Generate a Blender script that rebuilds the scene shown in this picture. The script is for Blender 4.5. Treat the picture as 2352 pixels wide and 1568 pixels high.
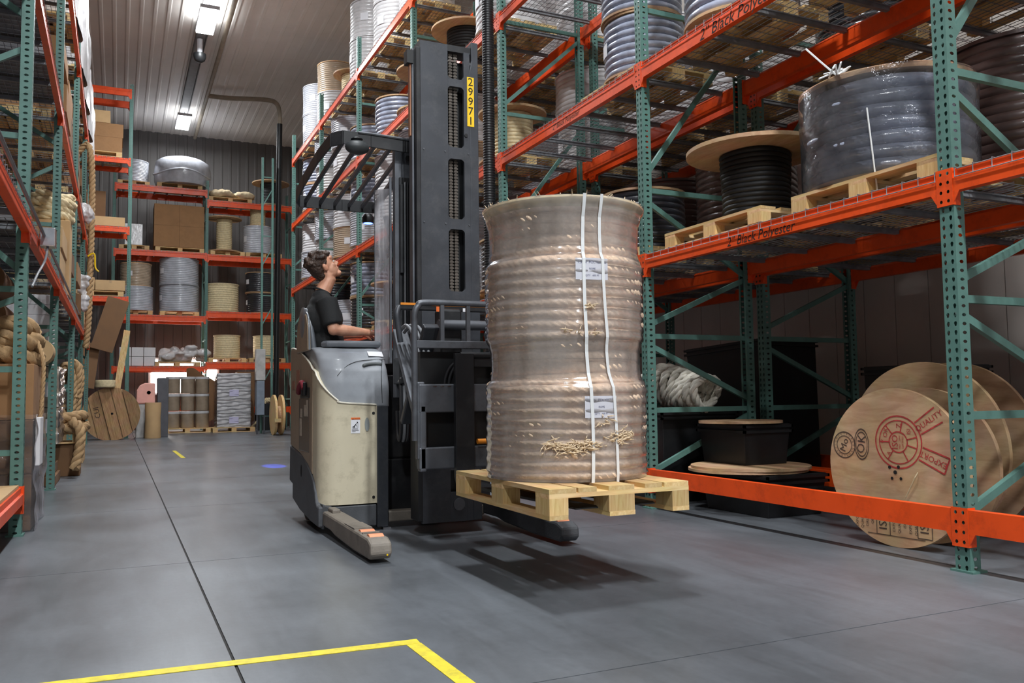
import bpy, bmesh, math, random
from math import pi, sin, cos, radians as R
from mathutils import Vector, Matrix
for o in list(bpy.data.objects): bpy.data.objects.remove(o)
SC = bpy.context.scene; COL = SC.collection
random.seed(7)

# ------------------------------------------------------------------ camera
YAW, PITCH, ROLL = 0.435751, 0.0645368, -0.0123106
fw = Vector((sin(YAW)*cos(PITCH), cos(YAW)*cos(PITCH), sin(PITCH)))
rt = Vector((cos(YAW), -sin(YAW), 0)); up = rt.cross(fw)
r2 = rt*cos(ROLL)+up*sin(ROLL); u2 = up*cos(ROLL)-rt*sin(ROLL)
cd = bpy.data.cameras.new('camera'); cam = bpy.data.objects.new('camera', cd); COL.objects.link(cam)
cam.matrix_world = Matrix(((r2.x, u2.x, -fw.x, 0), (r2.y, u2.y, -fw.y, 0), (r2.z, u2.z, -fw.z, 1.0), (0, 0, 0, 1)))
cd.sensor_width = 36; cd.lens = 36*1944.3/2352; cd.clip_start = .05; cd.clip_end = 200
SC.camera = cam
# ------------------------------------------------------------------ world, exposure
W = bpy.data.worlds.new('world'); SC.world = W; W.use_nodes = True
W.node_tree.nodes['Background'].inputs[0].default_value = (.85, .9, 1, 1)
W.node_tree.nodes['Background'].inputs[1].default_value = .15
SC.view_settings.view_transform = 'Standard'; SC.view_settings.look = 'None'
SC.view_settings.exposure = 0.4; SC.view_settings.gamma = 1; SC.view_settings.use_curve_mapping = False
LAMP_W = 380.0

# ------------------------------------------------------------------ materials
def srgb(r, g, b):
    f = lambda c: ((c/255+.055)/1.055)**2.4 if c > 10 else c/255/12.92
    return (f(r), f(g), f(b), 1)
class NT:
    def __init__(s, name):
        s.m = bpy.data.materials.new(name); s.m.use_nodes = True; s.t = s.m.node_tree
        s.b = s.t.nodes['Principled BSDF']; s.out = s.t.nodes['Material Output']
    def n(s, typ, **kw):
        nd = s.t.nodes.new(typ)
        for k, v in kw.items():
            if k.startswith('_'): setattr(nd, k[1:], v)
            else: nd.inputs[k.replace('__', ' ')].default_value = v
        return nd
    def l(s, a, ao, b, bi): s.t.links.new(a.outputs[ao], b.inputs[bi])
    def coord(s, scale=(1, 1, 1), obj=True):
        tc = s.n('ShaderNodeTexCoord'); mp = s.n('ShaderNodeMapping'); mp.inputs['Scale'].default_value = scale
        s.l(tc, 'Object' if obj else 'Generated', mp, 'Vector'); return mp
MATS = {}
def mat(name, col, rough=.6, metal=0., noise=.12, nscale=6., scale=(1, 1, 1), bump=0., bscale=40., coat=0., spec=.5, dirt=None, dirtamt=.5, dscale=2.5, coatrough=.12):
    if name in MATS: return MATS[name]
    T = NT(name); b = T.b
    b.inputs['Metallic'].default_value = metal; b.inputs['Specular IOR Level'].default_value = spec
    b.inputs['Coat Weight'].default_value = coat; b.inputs['Coat Roughness'].default_value = coatrough
    mp = T.coord(scale)
    nz = T.n('ShaderNodeTexNoise', Scale=nscale, Detail=5.); T.l(mp, 'Vector', nz, 'Vector')
    rp = T.n('ShaderNodeValToRGB')
    c = Vector(col[:3]); lo = c*(1-noise*1.6); hi = c*(1+noise*1.3)
    rp.color_ramp.elements[0].position = .3; rp.color_ramp.elements[1].position = .7
    rp.color_ramp.elements[0].color = (*lo, 1); rp.color_ramp.elements[1].color = (*[min(1, x) for x in hi], 1)
    T.l(nz, 'Fac', rp, 'Fac'); src = (rp, 'Color')
    if dirt:
        dz = T.n('ShaderNodeTexNoise', Scale=dscale, Detail=8., Roughness=.75); T.l(mp, 'Vector', dz, 'Vector')
        dr = T.n('ShaderNodeValToRGB'); dr.color_ramp.elements[0].position = .5; dr.color_ramp.elements[1].position = .72
        dr.color_ramp.elements[1].color = (dirtamt,)*3+(1,); dr.color_ramp.elements[0].color = (0, 0, 0, 1)
        T.l(dz, 'Fac', dr, 'Fac')
        mx = T.n('ShaderNodeMix', _data_type='RGBA'); T.l(dr, 'Color', mx, 0); T.l(rp, 'Color', mx, 6); mx.inputs[7].default_value = dirt; src = (mx, 2)
    T.l(src[0], src[1], b, 'Base Color')
    rr = T.n('ShaderNodeMapRange'); rr.inputs['To Min'].default_value = max(.02, rough-.12*min(1, rough*2)); rr.inputs['To Max'].default_value = min(1, rough+.12)
    T.l(nz, 'Fac', rr, 'Value'); T.l(rr, 'Result', b, 'Roughness')
    if bump:
        bz = T.n('ShaderNodeTexNoise', Scale=bscale, Detail=4.); T.l(mp, 'Vector', bz, 'Vector')
        bp = T.n('ShaderNodeBump', Strength=bump, Distance=.01); T.l(bz, 'Fac', bp, 'Height'); T.l(bp, 'Normal', b, 'Normal')
        if coat: T.l(bp, 'Normal', b, 'Coat Normal')
    MATS[name] = T.m; return T.m
def wood(name, col, dark, axis=0, rough=.7, stretch=14, knots=True):
    if name in MATS: return MATS[name]
    T = NT(name); sc = [stretch]*3; sc[axis] = 1.2; mp = T.coord(tuple(sc))
    nz = T.n('ShaderNodeTexNoise', Scale=3., Detail=7., Roughness=.65, Distortion=.6); T.l(mp, 'Vector', nz, 'Vector')
    rp = T.n('ShaderNodeValToRGB'); e = rp.color_ramp.elements
    e[0].position = .33; e[0].color = dark; e[1].position = .62; e[1].color = col
    T.l(nz, 'Fac', rp, 'Fac')
    m2 = T.coord((1, 1, 1)); n2 = T.n('ShaderNodeTexNoise', Scale=5., Detail=3.); T.l(m2, 'Vector', n2, 'Vector')
    mx = T.n('ShaderNodeMix', _data_type='RGBA', _blend_type='MULTIPLY'); mx.inputs[0].default_value = .35
    T.l(rp, 'Color', mx, 6); T.l(n2, 'Color', mx, 7)
    oi = T.n('ShaderNodeObjectInfo'); hs = T.n('ShaderNodeHueSaturation'); mr = T.n('ShaderNodeMapRange'); mr.inputs['To Min'].default_value = .8; mr.inputs['To Max'].default_value = 1.15
    T.l(oi, 'Random', mr, 'Value'); T.l(mr, 'Result', hs, 'Value'); T.l(mx, 2, hs, 'Color'); T.l(hs, 'Color', T.b, 'Base Color')
    T.b.inputs['Roughness'].default_value = rough; T.b.inputs['Specular IOR Level'].default_value = .3
    bp = T.n('ShaderNodeBump', Strength=.25, Distance=.004); T.l(nz, 'Fac', bp, 'Height'); T.l(bp, 'Normal', T.b, 'Normal')
    MATS[name] = T.m; return T.m
def emit(name, col, st):
    if name in MATS: return MATS[name]
    T = NT(name); T.b.inputs['Base Color'].default_value = (.8, .8, .8, 1); T.b.inputs['Emission Color'].default_value = col; T.b.inputs['Emission Strength'].default_value = st
    MATS[name] = T.m; return T.m
def film(name, col, body, rough, gloss=.5, bscale=7., stretch=(1, 1, 1), bump=.5, streak=.5):
    """clear stretch film: see-through sheet with a little milky body and a glossy skin"""
    if name in MATS: return MATS[name]
    T = NT(name); t = T.t; t.nodes.remove(T.b); mp = T.coord(stretch)
    nz = T.n('ShaderNodeTexNoise', Scale=bscale, Detail=5., Roughness=.6); T.l(mp, 'Vector', nz, 'Vector')
    bp = T.n('ShaderNodeBump', Strength=bump, Distance=.03); T.l(nz, 'Fac', bp, 'Height')
    tr = T.n('ShaderNodeBsdfTransparent'); tr.inputs[0].default_value = (.98, .975, .97, 1)
    di = T.n('ShaderNodeBsdfDiffuse'); di.inputs[0].default_value = col; T.l(bp, 'Normal', di, 'Normal')
    gl = T.n('ShaderNodeBsdfGlossy', Roughness=rough); gl.inputs[0].default_value = (.95, .95, 1, 1); T.l(bp, 'Normal', gl, 'Normal')
    a = T.n('ShaderNodeMixShader'); mr = T.n('ShaderNodeMapRange'); mr.inputs['From Min'].default_value = .35; mr.inputs['From Max'].default_value = .7
    mr.inputs['To Min'].default_value = body*(1-streak); mr.inputs['To Max'].default_value = body*(1+streak); T.l(nz, 'Fac', mr, 'Value'); T.l(mr, 'Result', a, 0)
    T.l(tr, 0, a, 1); T.l(di, 0, a, 2)
    b = T.n('ShaderNodeMixShader'); fr = T.n('ShaderNodeFresnel', IOR=1.5); T.l(bp, 'Normal', fr, 'Normal')
    ma = T.n('ShaderNodeMath', _operation='MULTIPLY'); ma.inputs[1].default_value = gloss*2; T.l(fr, 0, ma, 0); T.l(ma, 0, b, 0)
    T.l(a, 0, b, 1); T.l(gl, 0, b, 2); T.l(b, 0, T.out, 'Surface'); MATS[name] = T.m; return T.m

M_GREEN = mat('rack_green_paint', srgb(86, 124, 115), .5, noise=.07, nscale=9, dirt=srgb(58, 84, 78), dirtamt=.5, dscale=5)
M_ORANGE = mat('rack_orange_paint', srgb(238, 80, 18), .40, noise=.05, nscale=4, dirt=srgb(150, 44, 14), dirtamt=.5, dscale=6)
M_ZINC = mat('zinc_wire', srgb(150, 152, 156), .42, metal=.7, noise=.1)
M_CHANNEL = mat('galvanised_channel', srgb(126, 128, 132), .5, metal=.4, noise=.15, nscale=10)
M_PINE_X = wood('pine_along_x', srgb(246, 212, 158), srgb(222, 178, 118), 0)
M_PINE_Y = wood('pine_along_y', srgb(246, 212, 158), srgb(222, 178, 118), 1)
M_PINE_Z = wood('pine_along_z', srgb(242, 208, 154), srgb(214, 168, 110), 2)
M_PLY = wood('plywood', srgb(214, 178, 140), srgb(192, 152, 114), 1, stretch=6)
M_PLYEDGE = wood('plywood_edge', srgb(214, 180, 130), srgb(150, 112, 72), 0, stretch=5)
M_CARD = mat('cardboard', srgb(158, 118, 80), .85, noise=.06, nscale=3, dirt=srgb(128, 92, 60), dirtamt=.4)
M_CARDD = mat('cardboard_dark', srgb(118, 86, 58), .85, noise=.08, nscale=3)
M_CARDL = mat('cardboard_pale', srgb(196, 162, 118), .8, noise=.06, nscale=3)
M_BLACK = mat('black_plastic', srgb(22, 23, 25), .45, noise=.1)
M_STEEL = mat('dark_mast_steel', srgb(62, 65, 71), .45, metal=.25, noise=.12, nscale=5, dirt=srgb(98, 98, 98), dirtamt=.35, dscale=7, bump=.06, bscale=120)
M_STEELD = mat('black_steel', srgb(36, 37, 40), .45, metal=.2, noise=.15, nscale=6, dirt=srgb(72, 70, 68), dirtamt=.35, dscale=6)
M_STEELL = mat('worn_grey_steel', srgb(96, 99, 105), .42, metal=.4, noise=.14, nscale=6, dirt=srgb(54, 52, 50), dirtamt=.6, dscale=5)
M_CREAM = mat('cream_paint', srgb(206, 196, 170), .48, noise=.04, nscale=3, dirt=srgb(128, 116, 92), dirtamt=.4, dscale=9, coat=.1)
M_TAUPE = mat('taupe_and_flank_shade', srgb(150, 132, 112), .5, noise=.06, nscale=3, dirt=srgb(96, 80, 66), dirtamt=.5, dscale=5)  # flank's shade put into its colour; the backrest shell is beige-brown itself
M_SKIRT = mat('grey_cast_skirt', srgb(78, 80, 84), .6, noise=.12, nscale=7, dirt=srgb(46, 46, 46), dirtamt=.6, dscale=4, bump=.15, bscale=80)
M_COVER = mat('grey_moulded_cover', srgb(150, 154, 160), .38, noise=.08, nscale=4, dirt=srgb(112, 114, 118), dirtamt=.5, dscale=3, coat=.15)
M_VINYL = mat('grey_vinyl', srgb(104, 108, 114), .35, noise=.06, coat=.2)
M_OUTR = mat('worn_outrigger', srgb(128, 120, 110), .6, noise=.15, nscale=6, dirt=srgb(70, 66, 62), dirtamt=.7, dscale=5, bump=.2, bscale=60)
M_ROLLER = mat('orange_urethane', srgb(236, 150, 110), .5, noise=.05)
M_YELLOW = mat('yellow_sticker', srgb(250, 205, 20), .5, noise=.02)
M_TAPE = mat('yellow_floor_tape', srgb(214, 196, 40), .55, noise=.08, nscale=20, dirt=srgb(120, 112, 60), dirtamt=.6, dscale=14)
M_INK = mat('black_ink', srgb(16, 16, 18), .8, noise=0)
M_INKB = mat('blue_grey_ink', srgb(96, 100, 130), .8, noise=0)
M_INKR = mat('red_stencil_ink', srgb(176, 52, 52), .8, noise=.25, nscale=30)
M_INKK = mat('faded_black_stencil', srgb(74, 58, 48), .85, noise=.2, nscale=30)
M_PAPER = mat('white_label', srgb(226, 226, 230), .6, noise=.02)
M_STRAP = mat('white_strap', srgb(226, 228, 228), .35, noise=.03)
M_HOSE = mat('rubber_hose', srgb(40, 40, 43), .4, noise=.08)
M_HOSEG = mat('grey_hose', srgb(118, 120, 124), .4, noise=.08)
M_CHAIN = mat('oily_chain', srgb(104, 98, 92), .38, metal=.7, noise=.2)
M_CHROME = mat('bright_steel', srgb(200, 200, 205), .2, metal=1., noise=.05)
M_ROPE = mat('tan_rope', srgb(240, 212, 184), .85, noise=.09, nscale=30, bump=.5, bscale=220)
M_ROPET = mat('manila_rope', srgb(176, 144, 104), .85, noise=.14, nscale=22, bump=.5, bscale=150)
M_ROPEW = mat('white_poly_rope', srgb(226, 220, 206), .5, noise=.08, nscale=30, bump=.3, bscale=150)
M_ROPEK = mat('black_rope', srgb(18, 18, 20), .6, noise=.2, nscale=30)
M_ROPEB = mat('dark_brown_rope', srgb(74, 58, 54), .45, noise=.12, nscale=10, coat=.5)
M_ROPEY = mat('cream_rope', srgb(220, 202, 162), .7, noise=.1, nscale=20)
M_HOSEW = mat('wrapped_grey_hose', srgb(158, 164, 182), .24, noise=.22, nscale=5, coat=.8, bump=.5, bscale=16)
M_WRAPG = mat('wrapped_pale_grey', srgb(186, 188, 196), .32, noise=.12, nscale=5, coat=.7, bump=.6, bscale=9)
M_WRAPW = mat('wrapped_white', srgb(205, 203, 204), .34, noise=.1, nscale=5, coat=.6, bump=.6, bscale=9)
M_WRAPT = mat('wrapped_tan', srgb(176, 156, 134), .34, noise=.1, nscale=5, coat=.6, bump=.6, bscale=9)
M_WRAPK = mat('wrapped_black', srgb(40, 42, 48), .3, noise=.2, nscale=5, coat=.8, bump=.6, bscale=9)
M_WRAPB = mat('wrapped_brown', srgb(92, 74, 70), .34, noise=.12, nscale=5, coat=.6, bump=.5, bscale=9)
M_CANVAS = mat('canvas_cloth', srgb(202, 182, 148), .9, noise=.1, nscale=4, bump=.3, bscale=40)
M_FILM = film('clear_stretch_film', (.93, .85, .79, 1), .21, .13, .9, 4., (1, 1, .25), .10)
M_FILM2 = film('loose_stretch_film', (.85, .86, .9, 1), .05, .14, .5, 6., (1, 1, 1), .5)
M_PANE = film('clear_pane_milky_sheen', (.75, .75, .8, 1), .40, .1, .6, 9., (1, 1, .2), .1, .8)  # milky body puts the pane's grey reflection into its colour
M_PIPE = mat('beige_pipe', srgb(150, 138, 122), .6)
M_CABINET = mat('grey_cabinet', srgb(178, 176, 174), .55)
M_WHITEBOX = mat('white_carton', srgb(222, 220, 222), .7, noise=.03)
M_PINK = mat('pink_foam', srgb(238, 176, 164), .8, noise=.05)
M_RUBBER = mat('tyre_rubber', srgb(70, 62, 56), .75, noise=.15, dirt=srgb(120, 108, 96), dirtamt=.5)
M_TEALP = mat('teal_shirt', srgb(30, 31, 32), .9, noise=.1, nscale=18, bump=.25, bscale=300)
M_PANTS = mat('dark_trousers', srgb(40, 42, 50), .9, noise=.1)
M_HAIR = mat('brown_hair', srgb(62, 44, 34), .55, noise=.35, nscale=26, scale=(1, 1, 1), bump=.9, bscale=60)

# ------------------------------------------------------------------ mesh builder
class MB:
    def __init__(s): s.v = []; s.f = []
    def add(s, vs, fs):
        k = len(s.v); s.v += [tuple(v) for v in vs]; s.f += [tuple(i+k for i in f) for f in fs]; return s
    def box(s, x0, x1, y0, y1, z0, z1):
        return s.add([(x0,y0,z0),(x1,y0,z0),(x1,y1,z0),(x0,y1,z0),(x0,y0,z1),(x1,y0,z1),(x1,y1,z1),(x0,y1,z1)],
                     [(0,3,2,1),(4,5,6,7),(0,1,5,4),(1,2,6,5),(2,3,7,6),(3,0,4,7)])
    def cbox(s, c, sx, sy, sz): return s.box(c[0]-sx/2, c[0]+sx/2, c[1]-sy/2, c[1]+sy/2, c[2]-sz/2, c[2]+sz/2)
    def prism(s, poly, axis, a, b):
        n = len(poly); mk = {'x': lambda u, v, w: (w, u, v), 'y': lambda u, v, w: (u, w, v), 'z': lambda u, v, w: (u, v, w)}[axis]
        vs = [mk(u, v, a) for u, v in poly]+[mk(u, v, b) for u, v in poly]
        fs = [tuple(range(n))[::-1], tuple(range(n, 2*n))]+[(i, (i+1) % n, n+(i+1) % n, n+i) for i in range(n)]
        return s.add(vs, fs)
    def bar(s, p, q, w, h=None, upv=(0, 0, 1)):
        h = h or w; p = Vector(p); q = Vector(q); d = (q-p).normalized(); u = Vector(upv)
        if abs(d.dot(u)) > .95: u = Vector((0, 1, 0))
        a = d.cross(u).normalized()*w/2; b = a.cross(d).normalized()*h/2
        vs = [p-a-b, p+a-b, p+a+b, p-a+b, q-a-b, q+a-b, q+a+b, q-a+b]
        return s.add(vs, [(0,3,2,1),(4,5,6,7),(0,1,5,4),(1,2,6,5),(2,3,7,6),(3,0,4,7)])
    def tube(s, path, r, n=8, closed=False, cap=True, sq=1.):
        path = [Vector(p) for p in path]; m = len(path); rs = r if isinstance(r, (list, tuple)) else [r]*m
        k = len(s.v); prev = None
        for i, p in enumerate(path):
            if closed: d = path[(i+1) % m]-path[i-1]
            else: d = path[min(i+1, m-1)]-path[max(i-1, 0)]
            d = d.normalized() if d.length > 1e-9 else Vector((0, 0, 1))
            if prev is None:
                u = Vector((0, 0, 1)) if abs(d.z) < .9 else Vector((1, 0, 0)); a = d.cross(u).normalized()
            else: a = (prev-d*prev.dot(d)).normalized()
            prev = a; b = d.cross(a)
            for j in range(n):
                t = 2*pi*j/n; s.v.append(tuple(p+(a*cos(t)+b*sin(t)*sq)*rs[i]))
        segs = m if closed else m-1
        for i in range(segs):
            for j in range(n):
                i2 = (i+1) % m; s.f.append((k+i*n+j, k+i*n+(j+1) % n, k+i2*n+(j+1) % n, k+i2*n+j))
        if not closed and cap:
            s.f.append(tuple(k+j for j in range(n))[::-1]); s.f.append(tuple(k+(m-1)*n+j for j in range(n)))
        return s
    def lathe(s, prof, n=32, c=(0, 0, 0), axis='z', wob=None):
        k = len(s.v); m = len(prof)
        for i, (r, z) in enumerate(prof):
            for j in range(n):
                t = 2*pi*j/n; rr = r if wob is None else wob(r, z, t)
                p = (rr*cos(t), rr*sin(t), z)
                if axis == 'x': p = (p[2], p[0], p[1])
                elif axis == 'y': p = (p[0], p[2], p[1])
                s.v.append((c[0]+p[0], c[1]+p[1], c[2]+p[2]))
        for i in range(m-1):
            for j in range(n): s.f.append((k+i*n+j, k+i*n+(j+1) % n, k+(i+1)*n+(j+1) % n, k+(i+1)*n+j))
        if prof[0][0] > 1e-6: s.f.append(tuple(k+j for j in range(n))[::-1])
        if prof[-1][0] > 1e-6: s.f.append(tuple(k+(m-1)*n+j for j in range(n)))
        return s
    def ell(s, c, rx, ry, rz, nu=16, nv=10, rot=None):
        prof = [(sin(pi*i/nv), -cos(pi*i/nv)) for i in range(nv+1)]
        t = MB().lathe([(max(r, 1e-4), z) for r, z in prof], nu)
        Rm = rot or Matrix.Identity(3)
        return s.add([Vector(c)+Rm @ Vector((v[0]*rx, v[1]*ry, v[2]*rz)) for v in t.v], t.f)
    def grid(s, fn, nu, nv, closeu=False):
        k = len(s.v)
        for i in range(nv+1):
            for j in range(nu if closeu else nu+1): s.v.append(tuple(fn(j/nu, i/nv)))
        w = nu if closeu else nu+1
        for i in range(nv):
            for j in range(nu): s.f.append((k+i*w+j, k+i*w+(j+1) % w, k+(i+1)*w+(j+1) % w, k+(i+1)*w+j))
        return s
    def xf(s, M):
        s.v = [tuple(M @ Vector(v)) for v in s.v]; return s
    def merge(s, o, M=None):
        vs = o.v if M is None else [tuple(M @ Vector(v)) for v in o.v]; return s.add(vs, o.f)
    def mesh(s, name, smooth=None, org=(0, 0, 0)):
        me = bpy.data.meshes.new(name)
        me.from_pydata([(v[0]-org[0], v[1]-org[1], v[2]-org[2]) for v in s.v], [], s.f); me.update()
        if smooth is not None:
            me.polygons.foreach_set('use_smooth', [True]*len(me.polygons)); me.set_sharp_from_angle(angle=R(smooth))
        return me
    def build(s, name, m, parent=None, smooth=None, org=None, bevel=0):
        if org is None: org = tuple(parent.get('org', (0, 0, 0))) if parent else (0, 0, 0)
        me = s.mesh(name, smooth, org); me.materials.append(m)
        o = bpy.data.objects.new(name, me); COL.objects.link(o)
        if parent:
            o.parent = parent; o['org'] = org
        if bevel:
            b = o.modifiers.new('bevel', 'BEVEL'); b.width = bevel; b.segments = 2; b.limit_method = 'ANGLE'; b.angle_limit = R(40)
        return o
def thing(name, label, cat, loc=(0, 0, 0), rotz=0., group=None, world=True):
    """an Empty at the thing's base; with world=True its parts are given in world coordinates"""
    o = bpy.data.objects.new(name, None); COL.objects.link(o); o.location = loc; o.rotation_euler = (0, 0, rotz); o.empty_display_size = .1
    o['label'] = label; o['category'] = cat; o['org'] = tuple(loc) if world else (0., 0., 0.)
    if group: o['group'] = group
    return o
def tag(o, label, cat, group=None):
    o['label'] = label; o['category'] = cat
    if group: o['group'] = group
    return o
def one(mb, name, m, label, cat, loc=None, group=None, smooth=None, bevel=0):
    """a thing that is one mesh; origin put at loc"""
    o = mb.build(name, m, None, smooth, org=loc or (0, 0, 0), bevel=bevel)
    if loc: o.location = loc
    return tag(o, label, cat, group)
def struct(o): o['kind'] = 'structure'; return o
def inst(name, me, parent=None, loc=(0, 0, 0), rot=(0, 0, 0), scale=None):
    o = bpy.data.objects.new(name, me); COL.objects.link(o); o.location = loc; o.rotation_euler = rot
    if scale: o.scale = scale
    if parent: o.parent = parent; o['org'] = (0., 0., 0.)
    return o
def dup(root, loc, rotz=0., label=None, scale=None, group=None):
    def cp(o, par):
        c = o.copy(); COL.objects.link(c); c.parent = par
        for ch in o.children: cp(ch, c)
        return c
    r = cp(root, None); r.location = loc; r.rotation_euler = (0, 0, rotz)
    if scale: r.scale = scale if not isinstance(scale, (int, float)) else (scale,)*3
    if label: r['label'] = label
    if group: r['group'] = group
    return r
def drop(root):
    for ch in list(root.children): drop(ch)
    bpy.data.objects.remove(root)
_TS = bpy.data.scenes.new('scratch')
def evald(o, fn):
    """evaluate one object on its own in a scratch scene"""
    _TS.collection.objects.link(o); vl = _TS.view_layers[0]; vl.update(); r = fn(o.evaluated_get(vl.depsgraph)); _TS.collection.objects.unlink(o); return r
_tc = {}
def text_mb(body, size, shear=0.):
    if (body, shear) not in _tc:
        cu = bpy.data.curves.new('t', 'FONT'); cu.body = body; cu.size = 1.; cu.align_x = 'CENTER'; cu.align_y = 'CENTER'; cu.resolution_u = 2; cu.shear = shear
        o = bpy.data.objects.new('t', cu)
        def g(e):
            me = e.to_mesh(); r = ([tuple(v.co) for v in me.vertices], [tuple(p.vertices) for p in me.polygons]); e.to_mesh_clear(); return r
        _tc[(body, shear)] = evald(o, g); bpy.data.objects.remove(o)
    vs, fs = _tc[(body, shear)]; return MB().add([(v[0]*size, v[1]*size, 0) for v in vs], fs)
def basis(loc, xax, yax):
    x = Vector(xax).normalized(); y = Vector(yax).normalized(); z = x.cross(y)
    return Matrix(((x.x, y.x, z.x, loc[0]), (x.y, y.y, z.y, loc[1]), (x.z, y.z, z.z, loc[2]), (0, 0, 0, 1)))
def remesh(mb, name, m, voxel, iters, parent=None, smooth=60, tex=None):
    me = mb.mesh('tmp'); o = bpy.data.objects.new('tmp', me)
    md = o.modifiers.new('r', 'REMESH'); md.mode = 'VOXEL'; md.voxel_size = voxel
    sm = o.modifiers.new('s', 'SMOOTH'); sm.iterations = iters; sm.factor = .5
    if tex:
        t = bpy.data.textures.new('n', 'CLOUDS'); t.noise_scale = tex[0]; d = o.modifiers.new('d', 'DISPLACE'); d.texture = t; d.strength = tex[1]; d.texture_coords = 'LOCAL'
    nm = evald(o, lambda e: bpy.data.meshes.new_from_object(e)); bpy.data.objects.remove(o)
    nm.polygons.foreach_set('use_smooth', [True]*len(nm.polygons))
    org = tuple(parent.get('org', (0, 0, 0))) if parent else (0, 0, 0)
    nm.transform(Matrix.Translation((-org[0], -org[1], -org[2]))); nm.name = name; nm.materials.clear(); nm.materials.append(m)
    ob = bpy.data.objects.new(name, nm); COL.objects.link(ob)
    if parent: ob.parent = parent; ob['org'] = org
    return ob
def rope_mb(path, r, closed=False, pitch=None, n=6, mb=None):
    """three-strand laid rope along a path (already finely sampled)"""
    mb = mb or MB(); P = [Vector(p) for p in path]; m = len(P); pitch = pitch or r*7
    L = 0; prev = None; frames = []
    for i, p in enumerate(P):
        d = (P[(i+1) % m]-P[i-1]) if closed else (P[min(i+1, m-1)]-P[max(i-1, 0)])
        d.normalize()
        if prev is None:
            u = Vector((0, 0, 1)) if abs(d.z) < .9 else Vector((1, 0, 0)); a = d.cross(u).normalized()
        else: a = (prev-d*prev.dot(d)).normalized()
        prev = a; frames.append((p, a, d.cross(a), L))
        if i+1 < m: L += (P[i+1]-p).length
    for k in range(3):
        mb.tube([p+(a*cos(2*pi*(l/pitch+k/3))+b*sin(2*pi*(l/pitch+k/3)))*r*.5 for p, a, b, l in frames], r*.56, n, closed)
    return mb
def smoothpath(pts, n):
    """Catmull-Rom through pts"""
    P = [Vector(p) for p in pts]; out = []
    for i in range(len(P)-1):
        a, b, c, d = P[max(i-1, 0)], P[i], P[i+1], P[min(i+2, len(P)-1)]
        for k in range(n):
            t = k/n; out.append(.5*((2*b)+(c-a)*t+(2*a-5*b+4*c-d)*t*t+(3*b-a-3*c+d)*t**3))
    return out+[P[-1]]
ORD = ['first', 'second', 'third', 'fourth', 'fifth', 'sixth', 'seventh', 'eighth', 'ninth']
# ================================================================== the building
CEIL = 10.5; XR = 7.35; XL = -7.0; YB = 32.2; YF = -16.0
def floor_mat():
    T = NT('polished_concrete'); b = T.b; mp = T.coord((1, 1, 1))
    tc = T.n('ShaderNodeNewGeometry'); m = T.n('ShaderNodeMapping'); T.l(tc, 'Position', m, 'Vector')
    big = T.n('ShaderNodeTexNoise', Scale=.55, Detail=6., Roughness=.6); T.l(m, 'Vector', big, 'Vector')
    m2 = T.n('ShaderNodeMapping'); m2.inputs['Scale'].default_value = (2.2, .35, 1); m2.inputs['Rotation'].default_value = (0, 0, .5); T.l(tc, 'Position', m2, 'Vector')
    st = T.n('ShaderNodeTexNoise', Scale=2.2, Detail=9., Roughness=.72, Distortion=.4); T.l(m2, 'Vector', st, 'Vector')
    fine = T.n('ShaderNodeTexNoise', Scale=28., Detail=6., Roughness=.7); T.l(m, 'Vector', fine, 'Vector')
    r1 = T.n('ShaderNodeValToRGB'); e = r1.color_ramp.elements; e[0].position = .32; e[0].color = srgb(86, 89, 93); e[1].position = .7; e[1].color = srgb(114, 119, 125)
    T.l(big, 'Fac', r1, 'Fac')
    r2_ = T.n('ShaderNodeValToRGB'); e = r2_.color_ramp.elements; e[0].position = .34; e[0].color = (.77, .765, .76, 1); e[1].position = .6; e[1].color = (1.05, 1.05, 1.06, 1)
    T.l(st, 'Fac', r2_, 'Fac')
    x = T.n('ShaderNodeMix', _data_type='RGBA', _blend_type='MULTIPLY'); x.inputs[0].default_value = .85; T.l(r1, 'Color', x, 6); T.l(r2_, 'Color', x, 7)
    r3 = T.n('ShaderNodeValToRGB'); e = r3.color_ramp.elements; e[0].position = .3; e[0].color = (.8, .8, .8, 1); e[1].position = .6; e[1].color = (1, 1, 1, 1); T.l(fine, 'Fac', r3, 'Fac')
    y = T.n('ShaderNodeMix', _data_type='RGBA', _blend_type='MULTIPLY'); y.inputs[0].default_value = .6; T.l(x, 2, y, 6); T.l(r3, 'Color', y, 7)
    T.l(y, 2, b, 'Base Color')
    mr = T.n('ShaderNodeMapRange'); mr.inputs['From Min'].default_value = .3; mr.inputs['From Max'].default_value = .7; mr.inputs['To Min'].default_value = .29; mr.inputs['To Max'].default_value = .38
    T.l(big, 'Fac', mr, 'Value'); T.l(mr, 'Result', b, 'Roughness'); b.inputs['Specular IOR Level'].default_value = .45
    return T.m
M_FLOOR = floor_mat()
M_JOINT = mat('joint_filler', srgb(40, 38, 37), .9, noise=.1)
fl = struct(MB().box(XL, XR, YF, YB, -.3, -.006).build('floor', M_JOINT))
jx = [XL, -3.5, .42, 4.36, XR]; jy = [YF, -12.1, -9.15, -6.2, -3.25, -.25, 2.72, 5.66, 8.6, 11.5, 14.5, 17.4, 20.4, 23.3, 26.3, 29.2, YB]
for i in range(len(jx)-1):
    for k in range(len(jy)-1):
        g = .006
        MB().box(jx[i]+g, jx[i+1]-g, jy[k]+g*.6, jy[k+1]-g*.6, -.1, 0).build('slab', M_FLOOR, fl)
M_CEIL = mat('ceiling_liner', srgb(214, 208, 202), .55, noise=.04, nscale=.8, dirt=srgb(190, 182, 174), dirtamt=.4, dscale=.6)
M_WALLD = mat('end_wall_liner', srgb(92, 88, 86), .6, noise=.06, nscale=1)
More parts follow.
